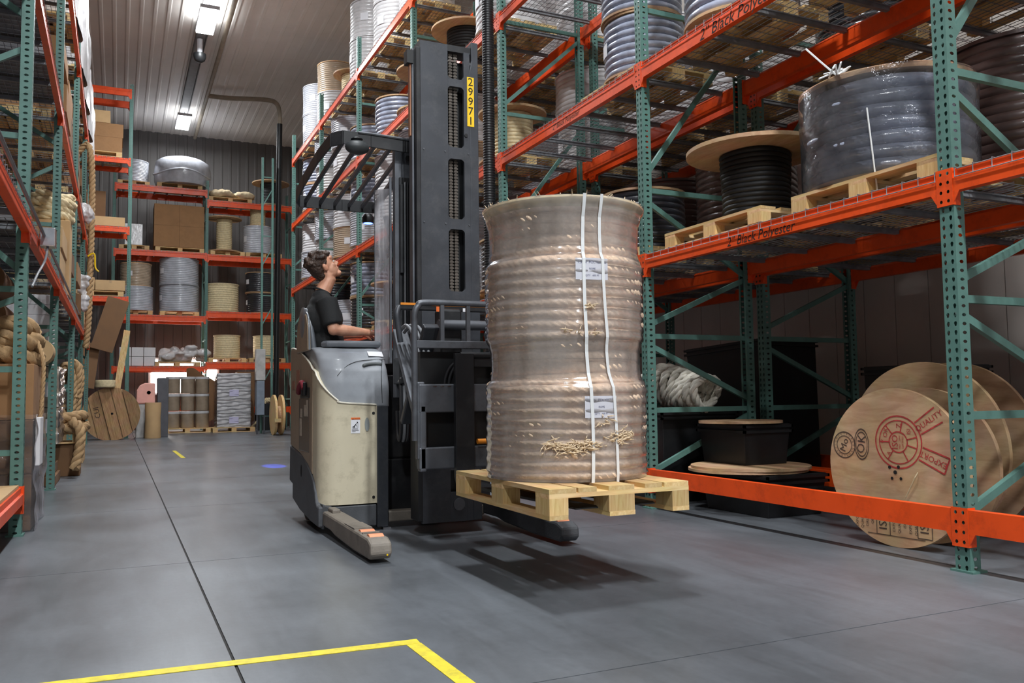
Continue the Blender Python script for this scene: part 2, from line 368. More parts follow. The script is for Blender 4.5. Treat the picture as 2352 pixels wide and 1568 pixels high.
M_WALLL = mat('side_wall_liner', srgb(196, 188, 180), .4, noise=.05, nscale=1, dirt=srgb(150, 140, 130), dirtamt=.4, dscale=1.2, coat=.2)
def ribpanel(w, L):
    """metal liner sheet: w wide (x), L long (y), ribs standing 30 mm proud in +z, three to a sheet"""
    prof = []; n = 3
    for i in range(n):
        x = w*i/n
        prof += [(x, 0), (x+w/n*.62, 0), (x+w/n*.70, .018), (x+w/n*.90, .018)]
    prof.append((w, 0))
    mb = MB(); k = len(prof)
    for y in (0, L): mb.v += [(p[0], y, p[1]) for p in prof]
    mb.f = [(i, i+1, k+i+1, k+i) for i in range(k-1)]
    return mb
# ceiling: ribbed sheets run along the aisle
ce = struct(MB().box(XL, XR, YF, YB, CEIL+.06, CEIL+.2).build('ceiling', M_CEIL))
me = ribpanel(.915, YB-YF).xf(Matrix.Rotation(pi, 4, 'Y')).mesh('panel'); me.materials.append(M_CEIL)
x = XL+.915
while x < XR+.9: inst('panel', me, ce, (x, YF, CEIL+.05)); x += .915
# end wall: upright ribbed sheets
wb = struct(MB().box(XL, XR, YB, YB+.2, 0, CEIL+.1).build('wall_back', M_WALLD))
me = ribpanel(.915, CEIL+.05).mesh('panel'); me.transform(Matrix(((1, 0, 0, 0), (0, 0, -1, 0), (0, 1, 0, 0), (0, 0, 0, 1)))); me.materials.append(M_WALLD)
x = XL
while x < XR: inst('panel', me, wb, (x, YB-.012, 0)); x += .915
# side wall behind the right racks: flat sheets with narrow joints
wr = struct(MB().box(XR, XR+.2, YF, YB, 0, CEIL+.1).build('wall_right', M_WALLL))
me = MB().box(-.02, 0, .004, .40, .05, CEIL).mesh('panel'); me.materials.append(M_WALLL)
y = -1.0
while y < 25: inst('panel', me, wr, (XR-.001, y, 0)); y += .404
struct(MB().box(XL-.2, XL, YF, YB, 0, CEIL+.1).build('wall_left', M_WALLD))
# bright window beside the goods door in the end wall
wn = struct(MB().box(.95, 3.3, YB-.10, YB-.03, 1.2, 2.5).build('window_1', M_WHITEBOX))
MB().box(1.05, 3.2, YB-.115, YB-.10, 1.28, 2.42).build('window_pane', emit('daylight_pane', (1, .93, .84, 1), 14.0), wn)
# ------------------------------------------------------------------ ceiling lamps
M_LED = emit('led_diffuser', (.9, .96, 1, 1), 14.0)
M_HOUS = mat('lamp_housing', srgb(200, 200, 205), .4, noise=.03)
LN = ['nearest the camera, above the aisle behind it', 'above the camera', 'above the lifted rope load', 'above the aisle behind the truck', 'brighter of the two in view', 'nearer the end wall of the two in view']
LP = [(1.83, y, LN[k], (1 if y < 25 else .3)) for k, y in enumerate([-12.7, -4.2, 4.3, 12.8, 21.3, 29.6])]
LP[0] = (1.83, -12.7, LN[0], .6); LP[1] = (1.83, -4.2, LN[1], 2.1)
LP.append((1.83, -8.45, 'added unseen behind the camera', 1.3)); LP.append((-3.2, -4.2, 'added unseen behind the camera at left', 1.3))  # two unseen lamps added to brighten surfaces facing the camera
for LXX, y, nm_, pw_ in LP:
    t = thing('ceiling_lamp', 'rectangular white ceiling lamp, '+nm_, 'lamp', (LXX, y, CEIL-.32), group='ceiling lamps above the aisle')
    z = CEIL-.32
    MB().box(LXX-.22, LXX+.22, y-.74, y+.74, z+.03, z+.12).build('housing', M_HOUS, t, bevel=.01)
    MB().box(LXX-.2, LXX+.2, y-.72, y+.72, z, z+.03).build('diffuser', M_LED, t)
    for s in (-.5, .5): MB().tube([(LXX, y+s, z+.1), (LXX, y+s, CEIL-.085 if LXX > 0 else CEIL+.04)], .012, 6).build('hanger', M_ZINC, t)
    ld = bpy.data.lights.new('lamp_light', 'AREA'); ld.shape = 'RECTANGLE'; ld.size = .4; ld.size_y = 1.44; ld.energy = LAMP_W*pw_; ld.color = (.93, .97, 1)
    lo = bpy.data.objects.new('lamp_light', ld); COL.objects.link(lo); lo.parent = t; lo.location = (0, 0, -.012)
    ud = bpy.data.lights.new('lamp_uplight', 'AREA'); ud.shape = 'RECTANGLE'; ud.size = .4; ud.size_y = 1.4; ud.energy = ld.energy*.09; ud.color = ld.color
    uo = bpy.data.objects.new('lamp_uplight', ud); COL.objects.link(uo); uo.parent = t; uo.location = (0, 0, .13); uo.rotation_euler = (pi, 0, 0)
# long lamp trunking, drain pipe and camera dome
tr = thing('cable_trunking', 'long dark grey cable trunking under the ceiling between the lamps', 'trunking', (1.83, 8, CEIL-.1))
MB().box(1.72, 1.94, -14, 31, CEIL-.03, CEIL+.02).build('tray', mat('dull_tray', srgb(120, 118, 118), .6), tr)
for s in (1.70, 1.955): MB().box(s-.012, s+.012, -14, 31, CEIL-.08, CEIL+.02).build('tray_side', mat('dark_tray', srgb(84, 82, 82), .6), tr)
dm = thing('camera_dome', 'small dark camera dome hanging from ceiling behind the brighter lamp', 'camera', (1.8, 23.0, CEIL-.6))
MB().tube([(1.8, 23, CEIL-.078), (1.8, 23, CEIL-.5)], .07, 10).build('stem', M_HOUS, dm, smooth=40)
MB().lathe([(.16, .08), (.16, 0), (.13, -.09), (.06, -.14), (.001, -.15)], 16, (1.8, 23, CEIL-.55)).build('dome', M_BLACK, dm, smooth=60)
dp = thing('drain_pipe', 'beige roof drain pipe crossing the ceiling, turning down near end of right rack', 'pipe', (2.35, 20, CEIL-.12))
MB().tube([(2.36, -14, CEIL-.12), (2.36, 31.8, CEIL-.12)], .06, 10).build('main_run', M_PIPE, dp, smooth=40)
MB().tube(smoothpath([(2.36, 27.1, CEIL-.14), (3.0, 27.0, CEIL-.16), (4.0, 26.6, CEIL-.2), (4.35, 26.5, CEIL-.32), (4.44, 26.5, CEIL-.7), (4.44, 26.5, CEIL-.95)], 5), .07, 10).build('branch', M_PIPE, dp, smooth=40)
MB().tube([(4.44, 26.5, CEIL-.95), (4.42, 26.5, 7.8), (4.36, 26.5, .0)], .085, 12).build('black_downpipe', M_BLACK, dp, smooth=40)
# ribbed black downpipe right beside the mast
t = thing('corrugated_downpipe', 'black corrugated pipe standing floor to ceiling behind the truck mast', 'pipe', (4.10, 9.42, 0))
prof = []
z = 0.0
while z < CEIL: prof += [(.069, z), (.074, z+.008), (.074, z+.018), (.069, z+.026)]; z += .032
MB().lathe(prof, 16, (4.08, 9.36, 0)).build('pipe', M_BLACK, t, smooth=50)
# ------------------------------------------------------------------ floor marking
def tape(pts, w, label):
    mb = MB()
    for a, b in pts: mb.bar((*a, .0015), (*b, .0015), w, .002)
    return one(mb, 'floor_tape', M_TAPE, label, 'tape', group='yellow floor tape')
tape([((-1.5, 3.57), (1.136, 3.387)), ((1.106, 3.355), (1.17, .8))], .062, 'long yellow tape corner on the floor in the foreground')
tape([((1.03, 18.2), (1.05, 15.8))], .07, 'short stub of yellow tape far down the aisle floor')
# ================================================================== pallet racks
def cell(mb, A, U, V, hole):
    """rectangle at A spanned by U, V with an 8-point hole (hole points in 0..1 of U, V, same order as the outline)"""
    A = Vector(A); U = Vector(U); V = Vector(V)
    o = [(0, 0), (.5, 0), (1, 0), (1, .5), (1, 1), (.5, 1), (0, 1), (0, .5)]
    k = len(mb.v)
    for u, v in o+hole: mb.v.append(tuple(A+U*u+V*v))
    for i in range(8): mb.f.append((k+i, k+(i+1) % 8, k+8+(i+1) % 8, k+8+i))
TEAR = [(.40, .26), (.5, .22), (.60, .26), (.70, .56), (.66, .72), (.5, .80), (.34, .72), (.30, .56)]
ROUND = [(.36, .36), (.5, .30), (.64, .36), (.70, .5), (.64, .64), (.5, .70), (.36, .64), (.30, .5)]
PW, PD = .092, .084
_posts = {}
def post_mesh(H):
    """perforated upright: holed front face at x=0 facing -x, two holed flanks, open behind"""
    if H in _posts: return _posts[H]
    mb = MB(); p = .05; w = PW
    for i in range(int(H/p)):
        z = i*p
        cell(mb, (0, 0, z), (0, -w/2, 0), (0, 0, p), TEAR); cell(mb, (0, w/2, z), (0, -w/2, 0), (0, 0, p), TEAR)
        cell(mb, (0, -w/2, z), (PD, 0, 0), (0, 0, p), ROUND); cell(mb, (PD, w/2, z), (-PD, 0, 0), (0, 0, p), ROUND)
    for s in (-1, 1): mb.add([(PD, s*w/2, 0), (PD, s*w*.25, 0), (PD, s*w*.25, H), (PD, s*w/2, H)], [(0, 1, 2, 3)])
    me = mb.mesh('post'); me.materials.append(M_GREEN); _posts[H] = me; return me
def strut_mesh(a, b):
    mb = MB(); w = .04
    mb.bar(a, b, .034, .045, (0, 1, 0)); return mb
_fm = {}
def frame(depth, H, nodes, diags, label, loc, rotz, group):
    """upright frame: front post, rear post, braces, foot plates"""
    t = thing('upright_frame', label, 'rack frame', loc, rotz, group, world=False)
    pm = post_mesh(H); inst('post', pm, t); inst('post', pm, t, (depth, 0, 0), (0, 0, pi))
    key = (depth, tuple(nodes), tuple(diags))
    if key not in _fm:
        L = []
        for z in nodes: L.append(MB().bar((PD*.6, 0, z), (depth-PD*.6, 0, z), .034, .045).mesh('brace'))
        for a, b in diags: L.append(MB().bar((PD*.6, 0, a), (depth-PD*.6, 0, b), .034, .045).mesh('brace'))
        f = MB().box(-.015, PD+.02, -.07, .07, 0, .012).mesh('foot_plate')
        for m in L+[f]: m.materials.append(M_GREEN)
        _fm[key] = (L, f)
    L, f = _fm[key]
    for m in L: inst('brace', m, t)
    inst('foot_plate', f, t); inst('foot_plate', f, t, (depth, 0, 0), (0, 0, pi))
    return t
_bm = {}
def beam_mesh(L, h, step):
    k = ('b', round(L, 3), h, step)
    if k not in _bm:
        p = [(-.010, -h), (.045, -h), (.045, -.02), (.030, 0), (.006, 0), (.006, -h*.34), (-.010, -h*.40)] if step else [(-.010, -h), (.045, -h), (.045, 0), (-.010, 0)]
        mb = MB().prism([(a, b) for a, b in p], 'y', 0, L)
        if step:
            m2 = MB().box(.0052, .0062, 0, L, -h*.325, -h*.30)
        me = mb.mesh('load_beam'); me.materials.append(M_ORANGE); _bm[k] = me
    return _bm[k]
def conn_mesh(h):
    k = ('c', h)
    if k not in _bm:
        mb = MB(); n = 4; p = .05; z0 = -h-.075
        n = int(round((h+.085)/p)); p = (h+.085)/n
        for i in range(n): cell(mb, (-.012, .046, z0+i*p), (0, -.046, 0), (0, 0, p), ROUND)
        mb.box(-.012, .05, .046, .052, z0, .01)
        mb.box(-.0118, -.002, 0, .0005, z0, .01); mb.box(-.011, -.002, .0, .046, z0, z0+.002)
        mb.prism([(.052, -h), (.052, z0+.01), (.09, -h)], 'x', -.010, -.004)
        me = mb.mesh('end_connector'); me.materials.append(M_ORANGE); _bm[k] = me
    return _bm[k]
def beam(L, h, step, label, loc, rotz, group, mirror=False):
    t = thing('load_beam', label, 'beam', loc, rotz, group, world=False)
    s = -1 if mirror else 1
    # local y from 0 (post centre) to L (next post centre)
    inst('bar', beam_mesh(L-PW-.012, h, step), t, (0, PW/2+.006, 0)) if not mirror else inst('bar', beam_mesh(L-PW-.012, h, step), t, (0, PW/2+.006, 0), (0, 0, 0), (-1, 1, 1))
    inst('end_connector', conn_mesh(h), t, (0, 0, 0), (0, 0, 0), (s, 1, 1)); inst('end_connector', conn_mesh(h), t, (0, L, 0), (0, 0, 0), (s, -1, 1))
    return t
_dm = {}
def deck_meshes(L, depth):
    k = (round(L, 2), round(depth, 2))
    if k not in _dm:
        r = .0032; mb = MB(); x0, x1 = -.016, depth+.016
        def wire(path): mb.tube(path, r, 4, cap=False)
        n = int(L/.105)
        for i in range(n+1):
            y = L*i/n; wire([(x0, y, -.052), (x0, y, .004), (x1, y, .004), (x1, y, -.052)])
        m = int(depth/.055)
        for i in range(m+1):
            x = depth*i/m; wire([(x, 0, -.001), (x, L, -.001)])
        for x in (x0-.004, x1+.004): wire([(x, 0, -.05), (x, L, -.05)])
        a = mb.mesh('wire_mesh'); a.materials.append(M_ZINC)
        c = MB().prism([(-.03, -.006), (.03, -.006), (.03, -.016), (.018, -.016), (.018, -.045), (-.018, -.045), (-.018, -.016), (-.03, -.016)], 'x', .05, depth-.05).mesh('support_channel'); c.materials.append(M_CHANNEL)
        _dm[k] = (a, c)
    return _dm[k]
def deck(L, depth, label, loc, rotz, group):
    t = thing('wire_deck', label, 'wire deck', loc, rotz, group, world=False); a, c = deck_meshes(L, depth)
    w = inst('wire_mesh', a, t); w['kind'] = 'stuff'
    for f in (.14, .5, .86): inst('support_channel', c, t, (0, L*f, 0))
    return t
LV = ['floor-level', 'first-shelf', 'second-shelf', 'third-shelf', 'fourth-shelf', 'fifth-shelf', 'sixth-shelf']
def rack(desc, org, rotz, depth, ys, H, bays, nodes, diags, rear=True, skipframes=(), words=None, bayw=None):
    """ys: local y of the frames (ascending); bays: for each bay a list of (ztop, beam height, step, decked, level number)"""
    M = Matrix.Translation(org) @ Matrix.Rotation(rotz, 4, 'Z'); n = len(ys)
    words = words or ORD; bayw = bayw or ORD
    for i, y in enumerate(ys):
        if i in skipframes: continue
        Hi = H[i] if isinstance(H, (list, tuple)) else H
        frame(depth, Hi, [z for z in nodes if z < Hi-.1], [d for d in diags if max(d) < Hi-.1], f'green {words[i]} upright frame of the {desc}', M @ Vector((0, y, 0)), rotz, f'upright frames of the {desc}')
    for i, lv in enumerate(bays):
        for (z, h, step, decked, no) in lv:
            L = ys[i+1]-ys[i]; w = bayw[i]
            beam(L, h, step, f'orange {LV[no]} front beam, {w} bay of {desc}', M @ Vector((0, ys[i], z)), rotz, f'load beams of the {desc}')
            if rear: beam(L, h, step, f'orange {LV[no]} back beam, {w} bay of {desc}', M @ Vector((depth, ys[i], z)), rotz, f'load beams of the {desc}', mirror=True)
            if decked:
                for k, sd in ((0, 'nearer'), (1, 'farther')):
                    l = (L-PW-.03)/2-.01
                    if rotz > 3: sd = ('farther', 'nearer')[k]
                    if 1 < rotz < 2: sd = ('right', 'left')[k]
                    deck(l, depth, f'wire mesh deck, {LV[no]} {sd} half, {w} bay of {desc}', M @ Vector((0, ys[i]+PW/2+.01+k*(l+.015), z+.001)), rotz, f'wire decks of the {desc}')
    return M
NODES = [.86, 1.52, 2.84, 4.52, 5.7, 6.9]; DIAGS = [(.32, .80), (1.44, .95), (1.62, 2.08), (2.74, 2.12), (2.98, 4.42), (4.62, 5.62), (5.8, 6.8)]
# right rack, aisle row: frames at world Y
RY = [.20, 3.26, 6.33, 9.42, 12.88, 16.35, 19.80, 23.3]
Z0, Z1, Z2, Z3, Z4 = .345, 2.245, 4.00, 5.79, 7.58
full = [(Z0, .13, False, False, 0), (Z1, .125, True, True, 1), (Z2, .15, True, True, 2), (Z3, .15, True, True, 3), (Z4, .15, True, True, 4)]
b_r = [full[:3], full[:3], full[:4], full, full[1:], full[1:], full[1:]]
BW = ['nearest', 'second', 'third', 'fourth', 'fifth', 'sixth', 'farthest']
rack('right rack', (4.25, 0, 0), 0., 1.2, RY, [6.2, 6.2, 6.2, 7.9, 8.25, 8.25, 8.25, 8.25], b_r, NODES, DIAGS, words=['nearest', 'second', 'third', 'fourth', 'fifth', 'sixth', 'seventh', 'farthest'], bayw=BW)
# wall row of the right rack
b_w = [[full[1], full[2]]]+[full[:3]]*2+[full[:4]]+[full[1:4]]*2
rack('wall-side right rack', (5.58, 0, 0), 0., 1.2, RY[:7], 6.4, b_w, NODES, DIAGS, words=['nearest', 'second', 'third', 'fourth', 'fifth', 'sixth', 'farthest'], bayw=['nearest', 'second', 'third', 'fourth', 'fifth', 'farthest'])
# left rack: faces +X, local y = -world Y
LYW = [3.75, 7.42, 11.05, 15.15, 18.75, 22.4]
l_lv = [(.36, .12, True, False, 0), (2.42, .13, True, True, 1), (4.42, .13, True, True, 2), (6.45, .13, True, True, 3)]
l_up = [(2.42, .13, True, True, 1), (4.42, .13, True, True, 2), (6.45, .13, True, True, 3)]
ysl = [-y for y in LYW][::-1]
rack('left rack', (-.64, 0, 0), pi, 1.15, ysl, 7.6, [l_up[:]]*4+[l_lv], [.62, 1.25, 1.86, 3.05, 4.75, 6.0], [(1.80, 1.32), (2.0, 2.95), (3.75, 3.1), (4.0, 4.65), (5.9, 4.85)],
     words=['farthest', 'fifth', 'fourth', 'third', 'second', 'nearest'], bayw=['farthest', 'fourth', 'third', 'second', 'nearest'])
# cross rack at the far end of the left rack: faces the camera, local y = -X
CRY = 25.2
c_lv = [(3.83, .15, True, True, 1), (5.75, .15, True, True, 2), (7.66, .15, True, True, 3), (9.60, .2, True, False, 4)]
rack('short cross rack', (0, CRY, 0), pi/2, 1.1, [-.22, 2.55], 9.75, [c_lv], [1.0, 3.0, 5.0, 7.0], [(1.1, 2.9), (4.9, 3.1), (5.1, 6.9)], words=['right', 'left'], bayw=['only'])
# end wall rack
BKY = 29.5
e1 = [(2.10, .16, True, True, 1), (3.76, .19, True, True, 2), (5.86, .19, True, True, 3), (7.98, .2, True, True, 4)]
e2 = [(.75, .2, False, False, 0), (2.24, .2, True, True, 1), (3.93, .2, True, True, 2), (5.83, .2, True, True, 3), (7.66, .2, True, True, 4)]
rack('end wall rack', (0, BKY, 0), pi/2, 1.2, [-5.40, -2.60, .20], 8.3, [e2, [(.75, .2, False, False, 0)]+e1], [1.0, 3.0, 5.0, 7.0], [(1.1, 2.9), (4.9, 3.1), (5.1, 6.9)], words=['right', 'middle', 'left'], bayw=['right', 'left'])
# ================================================================== pallets, reels, cartons
def _bx(m, x0, x1, y0, y1, z0, z1):
    me = MB().box(x0, x1, y0, y1, z0, z1).mesh('board'); me.materials.append(m); return me
def pallet_parts(L=1.2, Wd=.8):
    P = []; hy = Wd/2; hx = L/2
    for y, w in ((-hy+.05, .1), (0, .145), (hy-.05, .1)): P.append(('bottom_board', _bx(M_PINE_X, -hx, hx, -w/2, w/2, 0, .022), (0, y, 0)))
    for x in (-hx+.0725, 0, hx-.0725):
        for y, w in ((-hy+.05, .1), (0, .145), (hy-.05, .1)): P.append(('block', _bx(M_PINE_Z, -.0725, .0725, -w/2, w/2, 0, .078), (x, y, .022)))
        P.append(('stringer_board', _bx(M_PINE_Y, -.0725, .0725, -hy, hy, 0, .022), (x, 0, .1)))
    for y, w in ((-hy+.0725, .145), (-hy*.5+.01, .1), (0, .145), (hy*.5-.01, .1), (hy-.0725, .145)): P.append(('top_board', _bx(M_PINE_X, -hx, hx, -w/2, w/2, 0, .022), (0, y, .122)))
    return P
_pp = {}
def pallet(label, loc, rotz=0., dims=(1.2, .8), detail=True, group='wooden pallets'):
    if detail:
        if dims not in _pp: _pp[dims] = pallet_parts(*dims)
        t = thing('pallet', label, 'pallet', loc, rotz, group, world=False); rnd = random.Random(label)
        for nm, me, l in _pp[dims]:
            inst(nm, me, t, l, (0, 0, rnd.uniform(-.006, .006)))
        return t
    k = ('m',)+dims
    if k not in _pp:
        mb = MB()
        for nm, me, l in pallet_parts(*dims): mb.add([v.co+Vector(l) for v in me.vertices], [tuple(p.vertices) for p in me.polygons])
        m = mb.mesh('pallet'); m.materials.append(M_PINE_X); _pp[k] = m
    o = inst('pallet', _pp[k], None, loc, (0, 0, rotz)); return tag(o, label, 'pallet', group)
def ridged(R0, H, pitch, amp, sag=0., n=6):
    prof = []; k = max(1, int(H/pitch)); p = H/k
    for i in range(k):
        for j in range(n):
            t = j/n; z = (i+t)*p; prof.append((R0+amp*(abs(sin(pi*t))**.6)-sag*sin(pi*z/H), z))
    prof.append((R0, H)); return prof
def flange(mb, r, z, th, n=48): mb.lathe([(.001, z), (r, z), (r, z+th), (.001, z+th)], n); return mb
_proto = {}
def proto_reel(kind):
    """reels standing on end; base at z=0. returns a hidden-free prototype recipe: list of (part name, mesh, material, children)"""
    if kind in _proto: return _proto[kind]
    P = []
    def lump(a): return lambda r, z, t: r*(1+a*(sin(3*t+9*z)*.5+sin(7*t-5*z)*.3+sin(17*t+3*z)*.2))
    def wrapped(R0, H, m, pitch=.05, amp=.012, fl=None, flm=None, lab=True):
        mb = MB().lathe(ridged(R0, H-.05, pitch, amp), 40, (0, 0, .025), wob=lump(.012)); P.append(('winding', mb, m))
        fr = fl or R0+.02
        for z in (0, H-.025): P.append(('flange', flange(MB(), fr, z, .025, 40), flm or m))
        if lab:
            a = random.Random(kind).uniform(-2.9, -1.9)
            P.append(('paper_label', MB().grid(lambda u, v: ((R0+amp+.006)*cos(a+(u-.5)*.35), (R0+amp+.006)*sin(a+(u-.5)*.35), H*.42+v*.16), 5, 1), M_PAPER))
    if kind == 'grey': wrapped(.5, .78, M_WRAPG, fl=.52)
    elif kind == 'white': wrapped(.48, .82, M_WRAPW, pitch=.07, fl=.5)
    elif kind == 'hose': wrapped(.46, .74, M_HOSEW, pitch=.085, amp=.03, fl=.50, flm=M_PLY)
    elif kind == 'tan': wrapped(.46, .76, M_WRAPT, fl=.48, flm=M_PLY)
    elif kind == 'black': wrapped(.45, .7, M_WRAPK, pitch=.06, amp=.014, fl=.48, flm=M_PLY)
    elif kind == 'brown': wrapped(.48, 1.05, M_WRAPB, pitch=.06, amp=.012, fl=.5)
    elif kind == 'plyblack':
        P.append(('winding', MB().lathe(ridged(.30, .70, .045, .012), 40, (0, 0, .03)), M_ROPEK))
        for z in (0, .73): P.append(('flange', flange(MB(), .55, z, .03, 56), M_PLY))
    elif kind == 'plywhite':
        P.append(('winding', MB().lathe(ridged(.27, .66, .05, .014), 40, (0, 0, .03)), M_ROPEY))
        for z in (0, .69): P.append(('flange', flange(MB(), .47, z, .03, 48), M_PLY))
    elif kind == 'cream':
        P.append(('winding', MB().lathe(ridged(.42, .74, .06, .014), 40, (0, 0, .03), wob=lump(.01)), M_ROPEY))
        for z in (0, .76): P.append(('flange', flange(MB(), .45, z, .025, 40), M_ROPEY))
    elif kind == 'slim':
        P.append(('winding', MB().lathe(ridged(.22, .92, .05, .016), 32, (0, 0, .03), wob=lump(.02)), M_ROPEY))
        for z in (0, .95): P.append(('flange', flange(MB(), .52, z, .03, 40), M_PLY))
    out = []
    for nm, mb, m in P:
        me = mb.mesh(nm, 50); me.materials.append(m); out.append((nm, me))
    _proto[kind] = out; return out
RH = {'grey': .78, 'white': .82, 'hose': .74, 'tan': .76, 'black': .7, 'brown': 1.05, 'plyblack': .76, 'plywhite': .72, 'cream': .785, 'slim': .98}
RD = {'grey': 'pale grey film-wrapped reel', 'white': 'white film-wrapped reel', 'hose': 'silvery grey wrapped hose reel', 'tan': 'tan wrapped rope reel with plywood ends', 'black': 'black glossy wrapped reel',
      'brown': 'tall dark brown wrapped coil', 'plyblack': 'black rope spool with wide plywood flanges', 'plywhite': 'cream rope spool with plywood flanges', 'cream': 'cream rope reel', 'slim': 'slim cream rope spool with wide plywood flanges'}
def reel(kind, label, loc, rotz=0., sc=(1, 1, 1), group=None):
    nm = {'plyblack': 'rope_spool', 'plywhite': 'rope_spool', 'slim': 'rope_spool', 'hose': 'hose_reel'}.get(kind, 'wrapped_reel' if kind not in ('cream',) else 'rope_reel')
    t = thing(nm, label, 'spool' if 'spool' in nm else 'reel', loc, rotz, group or 'reels on the racks', world=False)
    if isinstance(sc, (int, float)): sc = (sc,)*3
    t.scale = sc
    for n, me in proto_reel(kind): inst(n, me, t)
    return t
def slot(x, y, z, kinds, where, rotz=pi/2, sc=1., det=False, pal=True, dims=(1.2, .8), avail=1.40):
    """a pallet with reels stacked on it"""
    if pal:
        pallet(f'wooden pallet, {where}', (x, y, z), rotz, dims, det); z += .144
    rr = random.Random(where); tot = sum(RH[k] for k in kinds)*sc; sz = sc*min(1, avail/tot)
    for i, k in enumerate(kinds):
        pos = '' if len(kinds) == 1 else ('upper ' if i else 'lower ')
        reel(k, f'{pos}{RD[k]}, {where}', (x+rr.uniform(-.02, .02), y+rr.uniform(-.03, .03), z+.002), rr.uniform(0, 1.2)-.6, (sc, sc, sz)); z += RH[k]*sz+.003
# ------------------------------------------------------------------ right rack, aisle row, far bays
BAYN = {3: 'fourth', 4: 'fifth', 5: 'sixth', 6: 'farthest'}
plan = {
 (3, 1): [['black'], ['grey', 'grey']], (3, 2): [['plywhite'], ['tan', 'white']], (3, 3): [['white'], ['plyblack']], (3, 4): [['hose'], ['grey']],
 (4, 1): [['grey', 'white'], ['plyblack']], (4, 2): [['white', 'grey'], ['white', 'white']], (4, 3): [['plyblack'], ['hose']], (4, 4): [['white'], ['white', 'white']],
 (5, 1): [['black', 'hose'], ['grey']], (5, 2): [['grey', 'hose'], ['tan', 'white']], (5, 3): [['hose'], ['white', 'grey']], (5, 4): [['white', 'white'], ['plywhite']],
 (6, 1): [['hose', 'black'], ['plywhite']], (6, 2): [['white', 'grey'], ['grey', 'white']], (6, 3): [['white', 'grey'], ['hose', 'hose']], (6, 4): [['white', 'tan'], ['grey', 'grey']],
 (4, 0): [['grey', 'black'], ['white']], (5, 0): [['grey', 'grey'], ['black', 'black']], (6, 0): [['white'], ['tan', 'hose']]}
ZL = [0, Z1, Z2, Z3, Z4]
for (b, l), slots in plan.items():
    for k, kinds in enumerate(slots):
        y = RY[b]+(RY[b+1]-RY[b])*(.27 if k == 0 else .74)
        slot(4.86, y, ZL[l]+.011 if l else .001, kinds, f'{LV[l]} {"nearer" if k == 0 else "farther"} half, {BAYN[b]} bay of right rack', det=True, avail=1.62 if l == 4 else 1.40)
# third bay (half hidden by the rope load)
slot(4.84, 7.12, Z2+.011, ['hose', 'hose'], 'second-shelf nearer half, third bay of right rack', det=True, sc=.84, avail=1.42)
slot(4.86, 8.55, Z1+.011, ['white'], 'first-shelf farther half, third bay of right rack', det=True)
slot(4.86, 7.2, Z1+.011, ['black'], 'first-shelf nearer half, third bay of right rack', det=True, sc=.9)
# second bay, second shelf, seen from below through the wire deck
slot(4.88, 5.66, Z2+.011, ['hose', 'hose'], 'second-shelf farther half, second bay of right rack', det=True, sc=1.0, avail=1.7)
slot(4.93, 4.25, Z2+.011, ['hose'], 'second-shelf nearer half, second bay of right rack', det=True, sc=1.05)
# wall-side row
wall = {(1, 1): ['brown', 'plyblack'], (1, 2): ['grey', 'black'], (2, 1): ['brown', 'brown'], (2, 2): ['white', 'white'], (3, 1): ['brown', 'grey'], (3, 2): ['white', 'grey'], (3, 3): ['white', 'white'], (4, 1): ['grey', 'black'], (4, 2): ['white', 'white'], (4, 3): ['white', 'white'], (5, 1): ['white', 'grey'], (5, 2): ['grey', 'white'], (5, 3): ['white', 'grey']}
WB = ['nearest', 'second', 'third', 'fourth', 'fifth', 'farthest']
for (b, l), ks in wall.items():
    for k in (0, 1):
        y = RY[b]+(RY[b+1]-RY[b])*(.28 if k == 0 else .73); kk = ks[k]
        n = 2 if kk in ('white', 'grey') and (b+l+k) % 3 else 1
        slot(6.2, y, ZL[l]+.011, [kk]*n, f'{LV[l]} {"nearer" if k == 0 else "farther"} half, {WB[b]} bay of wall-side right rack', det=False, sc=1.12 if kk in ('white', 'grey') else 1.1 if kk == 'brown' else 1., avail=1.4)
# ------------------------------------------------------------------ second bay, first shelf: the big hose reel and the black rope spool
zd = Z1+.011
pallet('wooden pallet under the big silvery hose reel', (4.86, 3.99, zd), pi/2, (1.2, 1.0))
pallet('wooden pallet under the black rope spool, beside the big silvery reel', (4.80, 5.48, zd), pi/2, (1.22, .95))
zp = zd+.146
t = thing('hose_reel', 'big silvery hose reel in clear film with wooden rim, on first shelf', 'reel', (4.93, 4.23, zp))
c = (4.93, 4.23, zp)
def hw(r, z, a): return r+.006*sin(5*a+z*20)+.008*sin(2*a+1)
MB().lathe(ridged(.535, .64, .083, .035, n=10), 96, (c[0], c[1], zp+.03), wob=hw).build('winding', M_HOSEW, t, smooth=60)
for z, r in ((0, .56), (.69, .585)): flange(MB(), r, z, .03, 72).xf(Matrix.Translation(c)).build('flange', M_PLY, t, smooth=40)
MB().lathe([(.575, .0), (.585, .1), (.58, .35), (.588, .55), (.595, .70), (.592, .724)], 72, c, wob=lambda r, z, a: r+.006*sin(9*a+12*z)).build('film', M_FILM2, t, smooth=60)
an = -2.62
MB().tube([(c[0]+.6*cos(an+.08*k/12), c[1]+.6*sin(an+.08*k/12), zp+.45-.62*k/12) for k in range(13)], .006, 5).build('tie_cord', M_STRAP, t)
rk = random.Random(4)
mb = MB()
for i in range(7):
    b0 = Vector((c[0]+.57*cos(an-.35), c[1]+.57*sin(an-.35), zp+.73)); mb.tube(smoothpath([b0, b0+Vector((rk.uniform(-.1, .1), rk.uniform(-.06, .1), .03+rk.random()*.05)), b0+Vector((rk.uniform(-.16, .1), rk.uniform(-.1, .2), rk.random()*.12-.05))], 4), .006, 5)
mb.tube(smoothpath([b0, b0+Vector((-.03, .1, .12)), b0+Vector((-.05, .22, .26))], 5), .007, 5); mb.build('cord_knot', M_STRAP, t)
